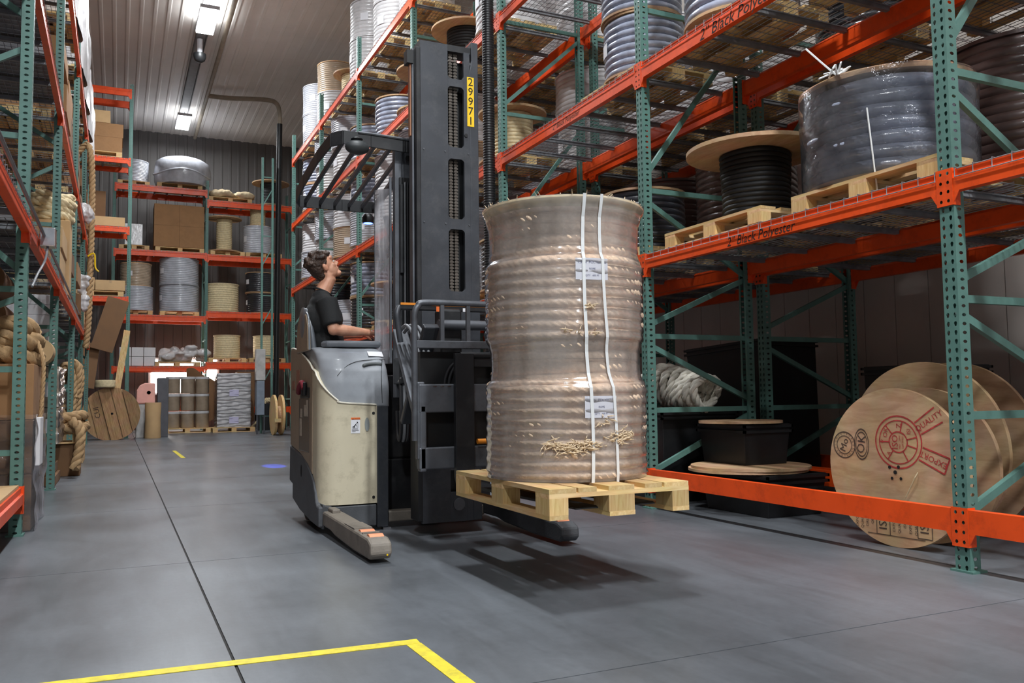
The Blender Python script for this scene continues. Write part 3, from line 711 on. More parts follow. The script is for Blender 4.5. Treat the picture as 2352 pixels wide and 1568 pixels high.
t = thing('rope_spool', 'black rope spool with one broad plywood top, beside big silvery reel', 'spool', (4.80, 5.45, zp))
c = (4.80, 5.45, zp)
MB().lathe(ridged(.275, .56, .04, .012), 64, (c[0], c[1], zp+.02), wob=lambda r, z, a: r+.008*sin(4*a+7*z)).build('winding', M_ROPEK, t, smooth=60)
flange(MB(), .565, .585, .032, 80).xf(Matrix.Translation(c)).build('top_flange', M_PLY, t, smooth=40)
flange(MB(), .36, 0, .02, 60).xf(Matrix.Translation(c)).build('bottom_flange', M_PLY, t, smooth=40)
one(MB().lathe([(.17, 0), (.24, .0), (.26, .03), (.24, .06), (.17, .06)], 40, (c[0]+.05, c[1]+.1, zp+.619)), 'rope_coil', M_ROPEK, 'small black rope ring lying on the plywood spool top', 'rope', smooth=60)
# ------------------------------------------------------------------ second bay, floor: two wooden drums on edge
def drum(label, cx, cy, r, x0, w, core, ang, tilt=0.):
    """empty plywood cable drum standing on its rims; its near flange faces the aisle"""
    t = thing('wooden_drum', label, 'spool', (x0, cy, 0), world=False); t.rotation_euler = (0, 0, ang)
    for nm, xa in (('flange', 0), ('flange', w)):
        o = MB().lathe([(.001, xa), (r, xa), (r, xa+.032), (.001, xa+.032)], 88, (0, 0, r+.001), axis='x').build(nm, M_PLY, t, smooth=40)
        if xa == 0: fo = o
    MB().lathe([(core, .032), (core, w)], 40, (0, 0, r), axis='x').build('core', M_CARDD, t, smooth=40)
    return t, fo
t, fo = drum('plywood drum with red quality seal and black stencils, standing behind orange beam', 0, 3.96, .51, 4.56, .30, .2, R(4))
# prints lie on the flange, facing -x : u to the right (= -y), v up
def ring(mb, u, v, r0, r1, n=40, a0=0, a1=2*pi):
    k = len(mb.v)
    for i in range(n+1):
        a = a0+(a1-a0)*i/n
        mb.v.append((u+r0*cos(a), v+r0*sin(a), 0)); mb.v.append((u+r1*cos(a), v+r1*sin(a), 0))
    for i in range(n): mb.f.append((k+2*i, k+2*i+1, k+2*i+3, k+2*i+2))
def seg(mb, p, q, w): mb.bar((*p, 0), (*q, 0), w, .0006)
def put(mb, m, name, par, r=.51): return mb.xf(basis((-.0018, 0, r), (0, -1, 0), (0, 0, 1))).build(name, m, par, org=(0, 0, 0))
red = MB(); cu, cv = .035, .165
ring(red, cu, cv, .163, .172); ring(red, cu, cv, .135, .142); ring(red, cu, cv, .062, .070)
for a in (15, 75, 130, 180, 235, 300, 345): seg(red, (cu+.066*cos(R(a)), cv+.066*sin(R(a))), (cu+.139*cos(R(a)), cv+.139*sin(R(a))), .007)
def txt(mb, s, size, u, v, rot, sx=1.): mb.merge(text_mb(s, size), Matrix.Translation((u, v, 0)) @ Matrix.Rotation(R(rot), 4, 'Z') @ Matrix.Diagonal((sx, 1, 1, 1)))
txt(red, 'ISO', .062, cu-.022, cv, 90); txt(red, '9001 : 2000', .018, cu+.012, cv, 90); txt(red, 'CERTIFIED', .018, cu+.034, cv, 90)
txt(red, 'OK', .045, cu-.09, cv+.06, 80); txt(red, 'ISI', .04, cu+.08, cv+.07, 90); txt(red, 'Z', .05, cu+.01, cv+.105, 90); txt(red, 'Y', .05, cu-.105, cv-.0, 90); txt(red, 'A', .04, cu-.07, cv-.075, 60)
for s, w0, w1, tx in ((1, 38, 30, 'QUALITY'), (-1, -14, -30, 'EXPORT')):
    a = R(32 if s > 0 else -22); d = Vector((cos(a), sin(a))); n2 = Vector((-d.y, d.x)); o = Vector((cu, cv))
    A, B = o+d*.172, o+d*(.34 if s > 0 else .36)
    for q in (-.042, .042): seg(red, A+n2*q, B+n2*(q*1.25), .009)
    if s < 0: seg(red, B+n2*.052, B-n2*.052, .009)
    txt(red, tx, .052, *(o+d*.262), math.degrees(a)+(180 if s < 0 else 0))
put(red, M_INKR, 'red_seal', fo)
blk = MB()
ring(blk, -.385, .13, .084, .091, a0=0); ring(blk, -.385, .13, .058, .063); txt(blk, 'Mo', .07, -.385, .13, 70)
for i in range(20): a = 2*pi*i/20; txt(blk, 'EXPORTQUALITYDRUMOKAY'[i], .018, -.385+.074*cos(a), .13+.074*sin(a), math.degrees(a)-90)
for r in (1., .8):
    k0 = len(blk.v); ring(blk, 0, 0, .074*r, .081*r)
    blk.v[k0:] = [(-.245+v[0]*.72, .14+v[1]*1.3, 0) for v in blk.v[k0:]]
txt(blk, 'OK', .085, -.245, .14, 82)
seg(blk, (-.36, -.30), (.33, -.30), .004); seg(blk, (-.22, -.44), (.2, -.44), .004)
for u, v in ((-.10, -.37), (.20, -.36)):
    txt(blk, 'ISI', .085, u, v, 90)
    for p, q in (((u-.05, v-.07), (u+.05, v-.07)), ((u-.05, v+.06), (u+.05, v+.06)), ((u-.05, v-.07), (u-.05, v+.06)), ((u+.05, v-.07), (u+.05, v+.06))): seg(blk, p, q, .005)
for i, (u, s) in enumerate(((-.30, 'EXPORT'), (-.26, 'QUALITY'), (-.22, 'DRUM'), (-.18, 'OK'), (-.02, 'EXPORT'), (.02, 'QUALITY'), (.06, 'ISO'), (.10, 'EXPORT'), (.14, 'QUALITY'))): txt(blk, s, .028, u, -.36, 90)
put(blk, M_INKK, 'black_stencil', fo)
mb = MB()
for u, v, r in ((-.035, .0, .011), (.03, .005, .011), (-.02, -.07, .010), (.045, -.068, .010), (.005, -.03, .013)): mb.lathe([(.0005, 0), (r, 0), (r, .001), (.0005, .001)], 12, (u, v, 0))
put(mb, M_INK, 'bolt_hole', fo)
mb = MB().tube([(.17, -.02, .004), (.155, -.05, .012), (.08, -.18, .006)], .004, 5); put(mb, M_ROPEY, 'cord_end', fo)
t, fo = drum('larger plain plywood drum standing behind the stencilled drum', 0, 4.12, .60, 5.02, .33, .25, R(4))
# flat plywood discs, tub, white rope
def disc(label, x, y, z, r, n=1):
    t = thing('plywood_disc', label, 'disc', (x, y, z))
    for i in range(n): MB().lathe([(.03, 0), (r, 0), (r, .022), (.03, .022)], 64, (x+.012*i, y-.02*i, z+.023*i)).build('disc', M_PLY, t, smooth=40)
pb = thing('tote', 'black plastic tote lying low behind the orange floor beam', 'tote', (5.1, 5.75, 0))
def tote(t, x, y, z, lx, ly, h, rim=True):
    mb = MB()
    def sec(f, zz): a = lx/2*f; b = ly/2*f; return [(x-a, y-b, zz), (x+a, y-b, zz), (x+a, y+b, zz), (x-a, y+b, zz)]
    S = [sec(.9, z), sec(1, z+h), sec(.97, z+h), sec(.87, z+.01)]
    for s in S: mb.v += s
    for k in range(3):
        for j in range(4): mb.f.append((k*4+j, k*4+(j+1) % 4, k*4+4+(j+1) % 4, k*4+4+j))
    mb.f += [(3, 2, 1, 0), (12, 13, 14, 15)]; mb.build('shell', M_BLACK, t, bevel=.008)
    r = MB()
    for zz in (h-.03, h-.075):
        a, b = lx/2+.018, ly/2+.018
        r.box(x-a, x+a, y-b, y-b+.02, z+zz, z+zz+.022).box(x-a, x+a, y+b-.02, y+b, z+zz, z+zz+.022).box(x-a, x-a+.02, y-b, y+b, z+zz, z+zz+.022).box(x+a-.02, x+a, y-b, y+b, z+zz, z+zz+.022)
    r.build('rim', M_BLACK, t)
tote(pb, 5.0, 5.72, .002, .62, .85, .34)
disc('stack of two large plywood discs lying on the low black tote', 4.92, 5.80, .345, .50, 2)
disc('thin plywood disc lying on the middle black tote', 4.98, 5.95, .742, .36)
b2 = thing('tote', 'black plastic tote standing between the two plywood disc layers', 'tote', (5.05, 5.98, .39)); tote(b2, 5.04, 5.98, .392, .5, .62, .345)
b3 = thing('tote', 'big black plastic tote under the white rope, in the third bay', 'tote', (4.95, 6.95, 0)); tote(b3, 4.95, 6.98, .001, .85, 1.0, .84)
b4 = thing('tote', 'tall black plastic bin tilted behind the white rope coil', 'tote', (5.9, 7.0, 0), world=False); tote(b4, 0, 0, 0, .9, 1.0, 1.42); b4.location = (6.16, 7.05, .10); b4.rotation_euler = (R(-4), 0, R(12))
b5 = thing('tote', 'black plastic bin standing against the wall behind the plywood drums', 'tote', (6.3, 5.0, 0)); tote(b5, 6.35, 5.15, .001, .7, .7, 1.22)
# white rope: a lying coil with a loop thrown over
t = thing('rope_coil', 'thick white rope coil lying on the big black tote', 'rope', (4.95, 6.9, .85))
for k in range(7):
    u = k/6; cy = 7.00-.56*u; cz = 1.07-.07*u; rr_ = .19-.045*u
    P = [(5.0+rr_*1.15*cos(a)+.03*sin(a*2+k), cy+.09*cos(a+.6)*.6, cz+rr_*sin(a)) for a in [2*pi*j/26 for j in range(26)]]
    rope_mb(P, .04, True, pitch=.24).build('rope_turn', M_ROPEW, t, smooth=60)
rope_mb(smoothpath([(4.62, 7.6, .90), (4.66, 7.42, .98), (4.75, 7.25, 1.1), (4.8, 7.05, 1.22), (4.9, 6.98, 1.26), (5.05, 6.95, 1.22), (5.15, 7.0, 1.1)], 9), .05, pitch=.25).build('loose_end', M_ROPEW, t, smooth=60)
rope_mb(smoothpath([(4.55, 7.45, .88), (4.6, 7.3, .92), (4.62, 7.1, .90), (4.68, 6.9, .89)], 9), .045, pitch=.2).build('black_end', M_ROPEK, t, smooth=60)
# handwriting on the beams
def beamtext(s, y, z, size, label):
    mb = text_mb(s, size, .25).xf(basis((4.25-.0115, y, z), (0, -1, 0), (0, 0, 1))); return mb
bm = [o for o in COL.objects if o.get('label') == 'orange first-shelf front beam, second bay of right rack'][0]
o = beamtext('2" Black Polyester', 4.80, Z1-.087, .098, '').build('handwriting', M_INK, bm, org=tuple(bm.location)); 
bm = [o for o in COL.objects if o.get('label') == 'orange second-shelf front beam, second bay of right rack'][0]
o = beamtext('2" Black Polyester', 4.95, Z2-.105, .13, '').build('handwriting', M_INK, bm, org=tuple(bm.location))
bm = [o for o in COL.objects if o.get('label') == 'orange second-shelf front beam, third bay of right rack'][0]
o = beamtext('2" Black Polyester', 7.7, Z2-.10, .08, '').build('handwriting', M_INKK, bm, org=tuple(bm.location))
# ================================================================== the lifted load
PX, PY, PZ = 2.22, 4.13, .420
pallet('wooden pallet raised on the forks under the rope load', (PX, PY, PZ), pi/2, (1.2, .79))
LX, LY_, LZ = 2.245, 4.13, PZ+.146
t = thing('rope_load', 'tall tan rope coil in clear film, strapped to pallet on the forks', 'rope coil', (LX, LY_, LZ))
HT = 1.455
# radius of the load against height above the pallet: two coils, a waist between them, a flared lip on top
PROF = [(0, .432), (.04, .436), (.478, .437), (.500, .430), (.520, .411), (.58, .405), (.66, .406), (.705, .416), (.735, .430), (1.125, .433), (1.145, .427), (1.163, .412), (1.25, .407), (1.34, .411), (1.40, .428), (1.44, .447), (HT, .448)]
def prof(z):
    for (a, ra), (b, rb) in zip(PROF, PROF[1:]):
        if a <= z <= b:
            u = (z-a)/(b-a); u = u*u*(3-2*u); return ra+(rb-ra)*u
    return PROF[-1][1]
def coil(z0, z1, nturn, inset, nA=420, nz=11):
    """laid rope wound round and round: ridges with the strands' slanting lay on them"""
    n = nturn*nz; p = (z1-z0)/nturn
    def fn(u, v):
        a = 2*pi*u; z = z0+(z1-z0)*v; q = (v*nturn-u) % 1.0; e = abs(2*q-1)
        ridge = (1-e**2.2)**.5 if e < 1 else 0
        lay = .5+.5*cos(2*pi*(u*62+q*1.25))
        wob_ = .004*sin(3*a+z*11)+.003*sin(7*a-z*23)
        r = min(prof(z), .436)-inset-.028+.028*ridge+.0065*ridge*lay+wob_
        return (LX+r*cos(a), LY_+r*sin(a), LZ+z)
    return MB().grid(fn, nA, n, True)
coil(.015, .62, 11, .006).build('lower_coil', M_ROPE, t, smooth=80)
coil(.622, 1.40, 14, .006).build('upper_coil', M_ROPE, t, smooth=80)
MB().lathe([(.001, 1.40), (.40, 1.40), (.444, HT-.012), (.444, HT), (.001, HT)], 72, (LX, LY_, LZ)).build('top_board', M_ROPEY, t, smooth=40)
MB().lathe([(.001, .0), (.41, .0), (.41, .014), (.001, .014)], 72, (LX, LY_, LZ)).build('base_board', M_PLY, t, smooth=40)
def filmr(u, v):
    a = 2*pi*u; z = HT*v; r = prof(z)+.004+.002*sin(5*a+z*9)+.0012*sin(23*a-z*5)
    # shallow waves where the sheet is drawn over the rope turns
    r += .0030*sin(2*pi*z/.0545+a)*(1 if (z < .5 or .74 < z < 1.2) else .15)
    return (LX+r*cos(a), LY_+r*sin(a), LZ+z)
MB().grid(filmr, 220, 170, True).build('stretch_film', M_FILM, t, smooth=80)
CA = math.atan2(-LY_, -LX)       # the side that looks at the viewer's place in the aisle
def strap(a0, pts, w, name, m, off=.012):
    mb = MB(); k = 0
    for i, (z, da) in enumerate(pts):
        r = prof(max(0, min(HT, z)))+off
        for s in (-1, 1): a = CA+a0+da+s*w/2/r; mb.v.append((LX+r*cos(a), LY_+r*sin(a), LZ+z))
    for i in range(len(pts)-1): mb.f.append((2*i, 2*i+1, 2*i+3, 2*i+2))
    return mb.build(name, m, t)
def lin(z, a, b): return a+(b-a)*(1-z/HT)
for a0, a1 in ((.235, .30), (.44, .62)):
    zs = [HT+.004]+[HT*(1-i/40) for i in range(1, 40)]+[.0, -.03]
    strap(0, [(z, lin(z, a0, a1)+.02*sin(z*5)) for z in zs], .017, 'strap', M_STRAP)
for z0, a in ((1.075, .34), (.375, .42)):
    lb = MB().grid(lambda u, v: ((LX+(prof(z0)+.007)*cos(CA+a+(u-.5)*.40)), (LY_+(prof(z0)+.007)*sin(CA+a+(u-.5)*.40)), LZ+z0-.055+v*.11), 8, 2).build('paper_label', mat('label_under_film', srgb(206, 206, 214), .5, noise=.02), t, smooth=60)
    mb = MB()
    for row, (s, sz) in enumerate((('1.5 IN  POLYESTER', .019), ('ROPE', .014), ('QTY   600 FT', .013))):
        tm = text_mb(s, sz)
        for f in tm.f:
            pass
        k = len(mb.v)
        for v in tm.v:
            aa = CA+a+v[0]/.44; rr = prof(z0)+.0085; mb.v.append((LX+rr*cos(aa), LY_+rr*sin(aa), LZ+z0+.034-.034*row+v[1]))
        mb.f += [tuple(i+k for i in f) for f in tm.f]
    mb.build('label_print', M_INKB, lb, org=lb['org'])
rk = random.Random(11); fr = MB()
def tuft(a, z, n, sp, up_):
    for i in range(n):
        aa = CA+a+rk.gauss(0, sp); zz = z+rk.gauss(0, .014); r = prof(max(0, zz))+.004; b = Vector((LX+r*cos(aa), LY_+r*sin(aa), LZ+zz)); nrm = Vector((cos(aa), sin(aa), 0)); tg = Vector((-sin(aa), cos(aa), 0))
        q = b+nrm*rk.uniform(.004, .022)+tg*rk.gauss(0, .03)+Vector((0, 0, rk.gauss(.0, .014))); m = (b+q)/2+nrm*.012
        fr.tube([b, m, q], [.003, .0034, .001], 4)
for a, z, n, sp in ((-.12, .185, 46, .07), (.08, .17, 60, .09), (.25, .19, 40, .07), (.62, .215, 46, .07), (.74, .23, 24, .05), (.45, .30, 14, .05), (.3, .88, 10, .04), (.1, .745, 8, .06), (.35, .75, 5, .02)): tuft(a, z, n, sp, 0)
for i in range(60):
    aa = rk.uniform(0, 6.28); b = Vector((LX+.445*cos(aa), LY_+.445*sin(aa), LZ+HT)); fr.tube([b, b+Vector((rk.gauss(0, .012), rk.gauss(0, .012), rk.uniform(0, .02)))], [.003, .001], 4)
o = fr.build('frayed_fibre', mat('frayed_fibre', srgb(222, 200, 168), .9, noise=.08, nscale=40), t); o['kind'] = 'stuff'
# ================================================================== the reach truck
OT = (2.1, 6.35, 0)
tk = thing('reach_truck', 'cream and grey reach truck with tall dark mast, driving with raised pallet', 'forklift', OT)
def P_(mb, name, m, par=None, smooth=None, bevel=0): return mb.build(name, m, par or tk, smooth, bevel=bevel)
# --- lower body
sk = [(6.33, .05), (6.33, .20), (6.40, .205), (6.44, .23), (6.47, .30), (6.53, .37), (6.68, .46), (6.95, .54), (7.48, .60), (7.50, .30), (7.36, .28), (7.36, .16), (7.05, .10), (6.62, .06)]
P_(MB().prism(sk, 'x', 1.355, 1.46), 'side_skirt', M_SKIRT, bevel=.012)
ff = MB()
arch = [(1.385, .035), (1.40, .035), (1.40, .10)]+[(1.475+.075*cos(pi-pi*k/8), .115+.055*sin(pi-pi*k/8)) for k in range(9)]+[(1.55, .05), (1.795, .035), (1.795, .195), (1.44, .195), (1.385, .22)]
P_(ff.prism(arch, 'y', 6.325, 6.47), 'front_skirt', M_SKIRT, bevel=.01)
P_(MB().box(1.46, 2.80, 6.47, 7.46, .09, .52), 'chassis', M_STEELD, bevel=.01)
P_(MB().box(1.93, 2.80, 6.52, 7.46, .52, 1.18), 'battery_case', M_STEELD, bevel=.015)
ep = P_(MB().lathe([(.02, -.001), (.022, .0)], 12, (1.354, 6.98, .42), axis='x'), 'jack_eye', M_INK)
P_(MB().ell((1.3545, 6.98, .42), .003, .03, .05, 12, 8), 'jack_slot', M_INK)
# --- cream front panel with its rounded corner
path = [(1.80, 6.33)]+[(1.53-.16*sin(pi/2*k/10), 6.49-.16*cos(pi/2*k/10)) for k in range(11)]+[(1.37, 6.60)]
def wallstrip(path, z0, z1, th):
    mb = MB(); n = len(path); inn = []
    for i, (x, y) in enumerate(path):
        a = Vector(path[max(i-1, 0)]); b = Vector(path[min(i+1, n-1)]); d = (b-a).normalized(); inn.append((x+d.y*th, y-d.x*th))
    poly = path+inn[::-1]
    return poly
def fpz(i): return .945 if i == 0 else .965+.265*((i-1)/(len(path)-2))**1.15
ws = wallstrip(path, 0, 0, .02); nq = len(path); inn_ = ws[nq:][::-1]
fpm = MB(); fpm.v = [(x, y, .205) for x, y in path]+[(x, y, fpz(i)) for i, (x, y) in enumerate(path)]+[(x, y, .205) for x, y in inn_]+[(x, y, fpz(i)) for i, (x, y) in enumerate(inn_)]
for i in range(nq-1): fpm.f += [(i+1, i, nq+i, nq+i+1), (2*nq+i, 2*nq+i+1, 3*nq+i+1, 3*nq+i), (nq+i, 3*nq+i, 3*nq+i+1, nq+i+1), (i, i+1, 2*nq+i+1, 2*nq+i)]
fpm.f += [(0, 2*nq, 3*nq, nq), (nq-1, 2*nq-1, 4*nq-1, 3*nq-1)]
fp = P_(fpm, 'front_panel', M_CREAM, smooth=40)
for z in (.885, .25): P_(MB().lathe([(.001, 0), (.011, 0), (.011, -.004), (.001, -.004)], 10, (1.772, 6.329, z), axis='y'), 'screw', M_INK, fp)
# recessed grip and warning sticker
P_(MB().lathe([(.001, 0), (.018, 0), (.018, .004), (.001, .004)], 16, (0, 0, 0)).xf(Matrix.Translation((1.722, 6.3285, .80)) @ Matrix.Rotation(pi/2, 4, 'X') @ Matrix.Diagonal((1, 2.9, 1, 1))), 'grip_recess', mat('grip_grey', srgb(138, 144, 142), .6, noise=.1), fp)
wl = P_(MB().box(1.598, 1.668, 6.3275, 6.3295, .735, .845), 'warning_label', M_PAPER, fp)
M_WORN = mat('warning_orange', srgb(232, 110, 44), .6, noise=.03)
def decal(mb, loc, m, name, par, xa=(1, 0, 0), ya=(0, 0, 1)): return P_(mb.xf(basis(loc, xa, ya)), name, m, par)
decal(MB().box(-.035, .035, -.008, .008, 0, .0006), (1.633, 6.3274, .846), M_WORN, 'label_head', fp)
mb = MB(); mb.merge(text_mb('WARNING', .013), Matrix.Translation((.006, .052, .0008)))
mb.add([(-.026, .048, .0008), (-.016, .048, .0008), (-.021, .057, .0008)], [(0, 1, 2)])
for p, q, w in (((-.02, -.01), (.002, .012), .006), ((.002, .012), (.012, .022), .004), ((-.02, -.01), (-.024, -.004), .004), ((-.008, .0), (-.012, -.016), .005), ((.0, .01), (.012, -.004), .003), ((.018, .03), (.018, -.014), .002), ((-.024, -.016), (.018, -.016), .002), ((.006, .03), (.018, .03), .002), ((-.028, -.024), (.02, -.024), .003), ((-.028, -.033), (.024, -.033), .003), ((-.026, -.042), (.0, -.042), .003)): mb.bar((*p, .0008), (*q, .0008), w, .0004)
mb.lathe([(.0005, 0), (.004, 0)], 8, (.014, .026, .0008))
decal(mb, (1.633, 6.3274, .79), M_INK, 'label_print', fp)
# --- dark pillar between cream panel and mast
P_(MB().box(1.80, 1.89, 6.325, 6.50, .02, .945), 'pillar', M_STEEL, bevel=.008)
P_(MB().box(1.84, 1.90, 6.30, 6.36, .0, .02), 'pillar_foot', M_CHROME)
# --- side panels (left flank)
sd = [(6.60, .42), (6.75, .485), (7.05, .555), (7.49, .605), (7.49, 1.425), (7.38, 1.425), (7.20, 1.40), (7.00, 1.355), (6.85, 1.315), (6.70, 1.265), (6.60, 1.225)]
P_(MB().prism(sd, 'x', 1.362, 1.39), 'side_panel', M_TAUPE, bevel=.006)
edge = [(1.368, y, z+.004) for y, z in [(7.49, 1.428), (7.38, 1.428), (7.20, 1.403), (7.00, 1.358), (6.85, 1.318), (6.70, 1.27)]]+[(x-.006, y-.004, fpz(i)+.003) for i, (x, y) in reversed(list(enumerate(path)))]
P_(MB().tube(smoothpath(edge, 4), .007, 6), 'edge_trim', mat('ivory_trim', srgb(222, 216, 200), .4), smooth=60)
P_(MB().box(1.357, 1.37, 6.70, 7.10, .58, 1.00), 'service_hatch', mat('brown_hatch', srgb(92, 80, 72), .45, noise=.08, coat=.2), bevel=.006)
for q in ((6.98, 7.06, .70, .84), (6.96, 7.03, .85, .92), (6.80, 6.88, .86, .95), (6.74, 6.79, .86, .99)): P_(MB().box(1.3555, 1.358, *q), 'hatch_sticker', mat('dull_sticker', srgb(178, 166, 150), .6, noise=.15, nscale=40))
P_(MB().box(1.352, 1.364, 6.69, 7.02, 1.005, 1.09), 'pocket', M_BLACK, bevel=.005)
P_(MB().tube(smoothpath([(1.34, 7.02, 1.05), (1.33, 6.95, 1.09), (1.335, 6.86, 1.13), (1.34, 6.8, 1.08)], 5), .022, 8), 'glove', mat('maroon_glove', srgb(120, 30, 44), .7), smooth=60)
P_(MB().tube([(1.345, 6.90, 1.03), (1.34, 6.86, 1.14)], .012, 6).tube([(1.345, 6.80, 1.03), (1.34, 6.77, 1.13)], .016, 6), 'tool', M_BLACK)
for q in ((7.10, 7.22, 1.10, 1.24), (7.30, 7.42, 1.08, 1.15)): P_(MB().box(1.358, 1.3615, *q), 'flank_sticker', mat('rust_sticker', srgb(150, 104, 84), .6, noise=.2, nscale=40))
P_(MB().box(1.365, 2.80, 7.47, 7.50, .60, 1.30), 'rear_panel', M_TAUPE, bevel=.01)
# --- moulded grey cover over the operator's near side
SEC = [(.935, 6.338, 1.394), (1.02, 6.334, 1.392), (1.12, 6.338, 1.39), (1.22, 6.356, 1.39), (1.30, 6.40, 1.388), (1.355, 6.47, 1.386), (1.39, 6.56, 1.386), (1.405, 6.66, 1.388)]
def cov(u, v):
    f = v*(len(SEC)-1); i = min(int(f), len(SEC)-2); w = f-i; z, yf, xl = [SEC[i][k]+(SEC[i+1][k]-SEC[i][k])*w for k in range(3)]
    # path from the far left back, round the corner, along the front, round into the mast side
    xr = 1.915-.03*max(0, (z-1.1))/.3; rl = .155; rr_ = .07; yb = 7.44
    seg_ = [('l', (yb-yf-rl)), ('c', rl*pi/2), ('f', xr-xl-rl-rr_), ('d', rr_*pi/2), ('r', .14)]
    tot = sum(s[1] for s in seg_); d = u*tot
    for k, L in seg_:
        if d <= L or k == 'r':
            if k == 'l': return (xl, yb-d, z)
            if k == 'c': a = d/rl; return (xl+rl-rl*cos(a), yf+rl-rl*sin(a), z)
            if k == 'f': return (xl+rl+d, yf+.010*sin(pi*d/L), z)
            if k == 'd': a = d/rr_; return (xr-rr_+rr_*sin(a), yf+rr_-rr_*cos(a), z)
            return (xr, yf+rr_+d, z)
        d -= L
mb = MB().grid(cov, 90, 40)
top = [cov(i/90, 1) for i in range(91)]
k = len(mb.v); mb.v += [(min(max(x, 1.47), 1.85), max(y, 6.74), 1.408) for x, y, z in top]; base = 40*91
for i in range(90): mb.f.append((base+i, base+i+1, k+i+1, k+i))
cv_ = P_(mb, 'grey_cover', M_COVER, smooth=55)
def onfront(x, z):
    for (z0, y0, _), (z1, y1, __) in zip(SEC, SEC[1:]):
        if z0 <= z <= z1: y = y0+(y1-y0)*(z-z0)/(z1-z0); return (x, y+.004, z)
    return (x, SEC[-1][1], z)
P_(MB().tube(smoothpath([Vector(onfront(x, z))+Vector((0, -.001, 0)) for x, z in ((1.50, 1.17), (1.54, 1.215), (1.60, 1.258), (1.68, 1.285), (1.80, 1.296), (1.885, 1.296))], 5), .0022, 5), 'cover_seam', M_INK, cv_)
P_(MB().tube(smoothpath([Vector(onfront(x, z))+Vector((0, -.002, 0)) for x, z in ((1.70, 1.245), (1.74, 1.258), (1.80, 1.262), (1.855, 1.258))], 4), [.006]+[.014]*11+[.006], 8), 'grip_slot', mat('slot_dark', srgb(88, 92, 92), .6), cv_, smooth=60)
P_(MB().tube(smoothpath([(1.845, 6.338, .96), (1.838, 6.334, 1.1), (1.842, 6.352, 1.2), (1.862, 6.40, 1.30)], 5), .0025, 5), 'cover_seam', M_INK, cv_)
P_(MB().add([(1.76, 6.417, 1.325), (1.88, 6.425, 1.322), (1.88, 6.475, 1.362), (1.76, 6.468, 1.364)], [(0, 1, 2, 3)]), 'cover_sticker', M_PAPER, cv_)
# --- armrest, seat, backrest
ar = [(1.44, 6.66), (1.47, 6.58), (1.56, 6.545), (1.70, 6.55), (1.90, 6.56), (1.93, 6.60), (1.92, 6.70), (1.60, 6.73), (1.47, 6.72)]
P_(MB().prism(ar, 'z', 1.40, 1.452), 'armrest', M_VINYL, bevel=.02)
def seatback(u, v):
    a = u*2*pi; w = .20-.05*v*v; th = .05-.012*v; h = v*.36
    return (1.41-.04*v+th*cos(a)*(1-.5*v**6), 6.95+w*sin(a)*(1-.35*v**5), 1.385+h-.02*v**8*abs(sin(a)))
mb = MB().grid(seatback, 28, 14, True); n0 = len(mb.v); mb.f.append(tuple(range(n0-28, n0)))
P_(mb, 'backrest', M_VINYL, smooth=70)
sb = [(6.72, 1.38), (6.74, 1.58), (6.80, 1.67), (6.92, 1.70), (7.08, 1.68), (7.17, 1.58), (7.20, 1.38)]
P_(MB().prism(sb, 'x', 1.352, 1.378), 'backrest_shell', M_TAUPE, bevel=.01)
P_(MB().tube(smoothpath([(1.365, y, z+.006) for y, z in sb], 5), .008, 6), 'shell_trim', M_VINYL, smooth=60)
P_(MB().box(1.46, 1.83, 6.72, 7.18, 1.10, 1.20), 'seat', M_VINYL, bevel=.04)
P_(MB().box(1.42, 1.74, 6.70, 7.40, .52, 1.10), 'seat_box', M_STEELD)
P_(MB().box(1.965, 2.10, 6.72, 7.20, 1.18, 1.40), 'console', M_BLACK, bevel=.03)
P_(MB().tube([(1.97, 6.80, 1.34), (1.945, 6.785, 1.47)], .012, 8).ell((1.94, 6.785, 1.485), .02, .02, .03), 'control_lever', M_BLACK, smooth=60)
P_(MB().box(1.70, 1.86, 6.78, 6.92, 1.425, 1.432), 'console_edge', mat('red_edge', srgb(206, 70, 40), .5))
# --- clear guard between operator and mast
cp = P_(MB().prism([(1.862, 6.600), (1.968, 6.490), (1.972, 6.494), (1.866, 6.604)], 'z', 1.27, 2.68), 'clear_guard', M_PANE)
P_(MB().tube([(1.862, 6.603, 1.27), (1.862, 6.603, 2.68)], .004, 6), 'guard_edge', M_STEELL, cp)
P_(MB().box(1.895, 1.912, 6.30, 6.315, 1.27, 2.72), 'guard_rail', M_STEELL, cp)
# --- guard post and hoses
gp = P_(MB().box(1.915, 2.075, 6.22, 6.29, 1.0, 2.985), 'guard_post', M_STEELL, bevel=.006)
P_(MB().lathe([(.001, 0), (.02, 0), (.02, -.002), (.001, -.002)], 14, (2.02, 6.219, 2.86), axis='y'), 'bolt_hole', M_INK, gp)
P_(MB().box(1.945, 2.07, 6.20, 6.218, 1.0, 2.70), 'hose_cover', M_STEELD, bevel=.004)
for k in range(4):
    x = 1.985+.0215*k
    P_(MB().tube(smoothpath([(x, 6.19, 1.35), (x, 6.19, 2.0), (x, 6.19, 2.60), (x+.003, 6.193, 2.645), (x+.006, 6.205, 2.66)], 6), .0085, 8), 'hose', M_HOSEG if k in (0, 2) else M_HOSE, smooth=60)
P_(MB().box(1.945, 1.975, 6.175, 6.20, 1.95, 2.64), 'hose_clamp', M_STEELD, bevel=.004)
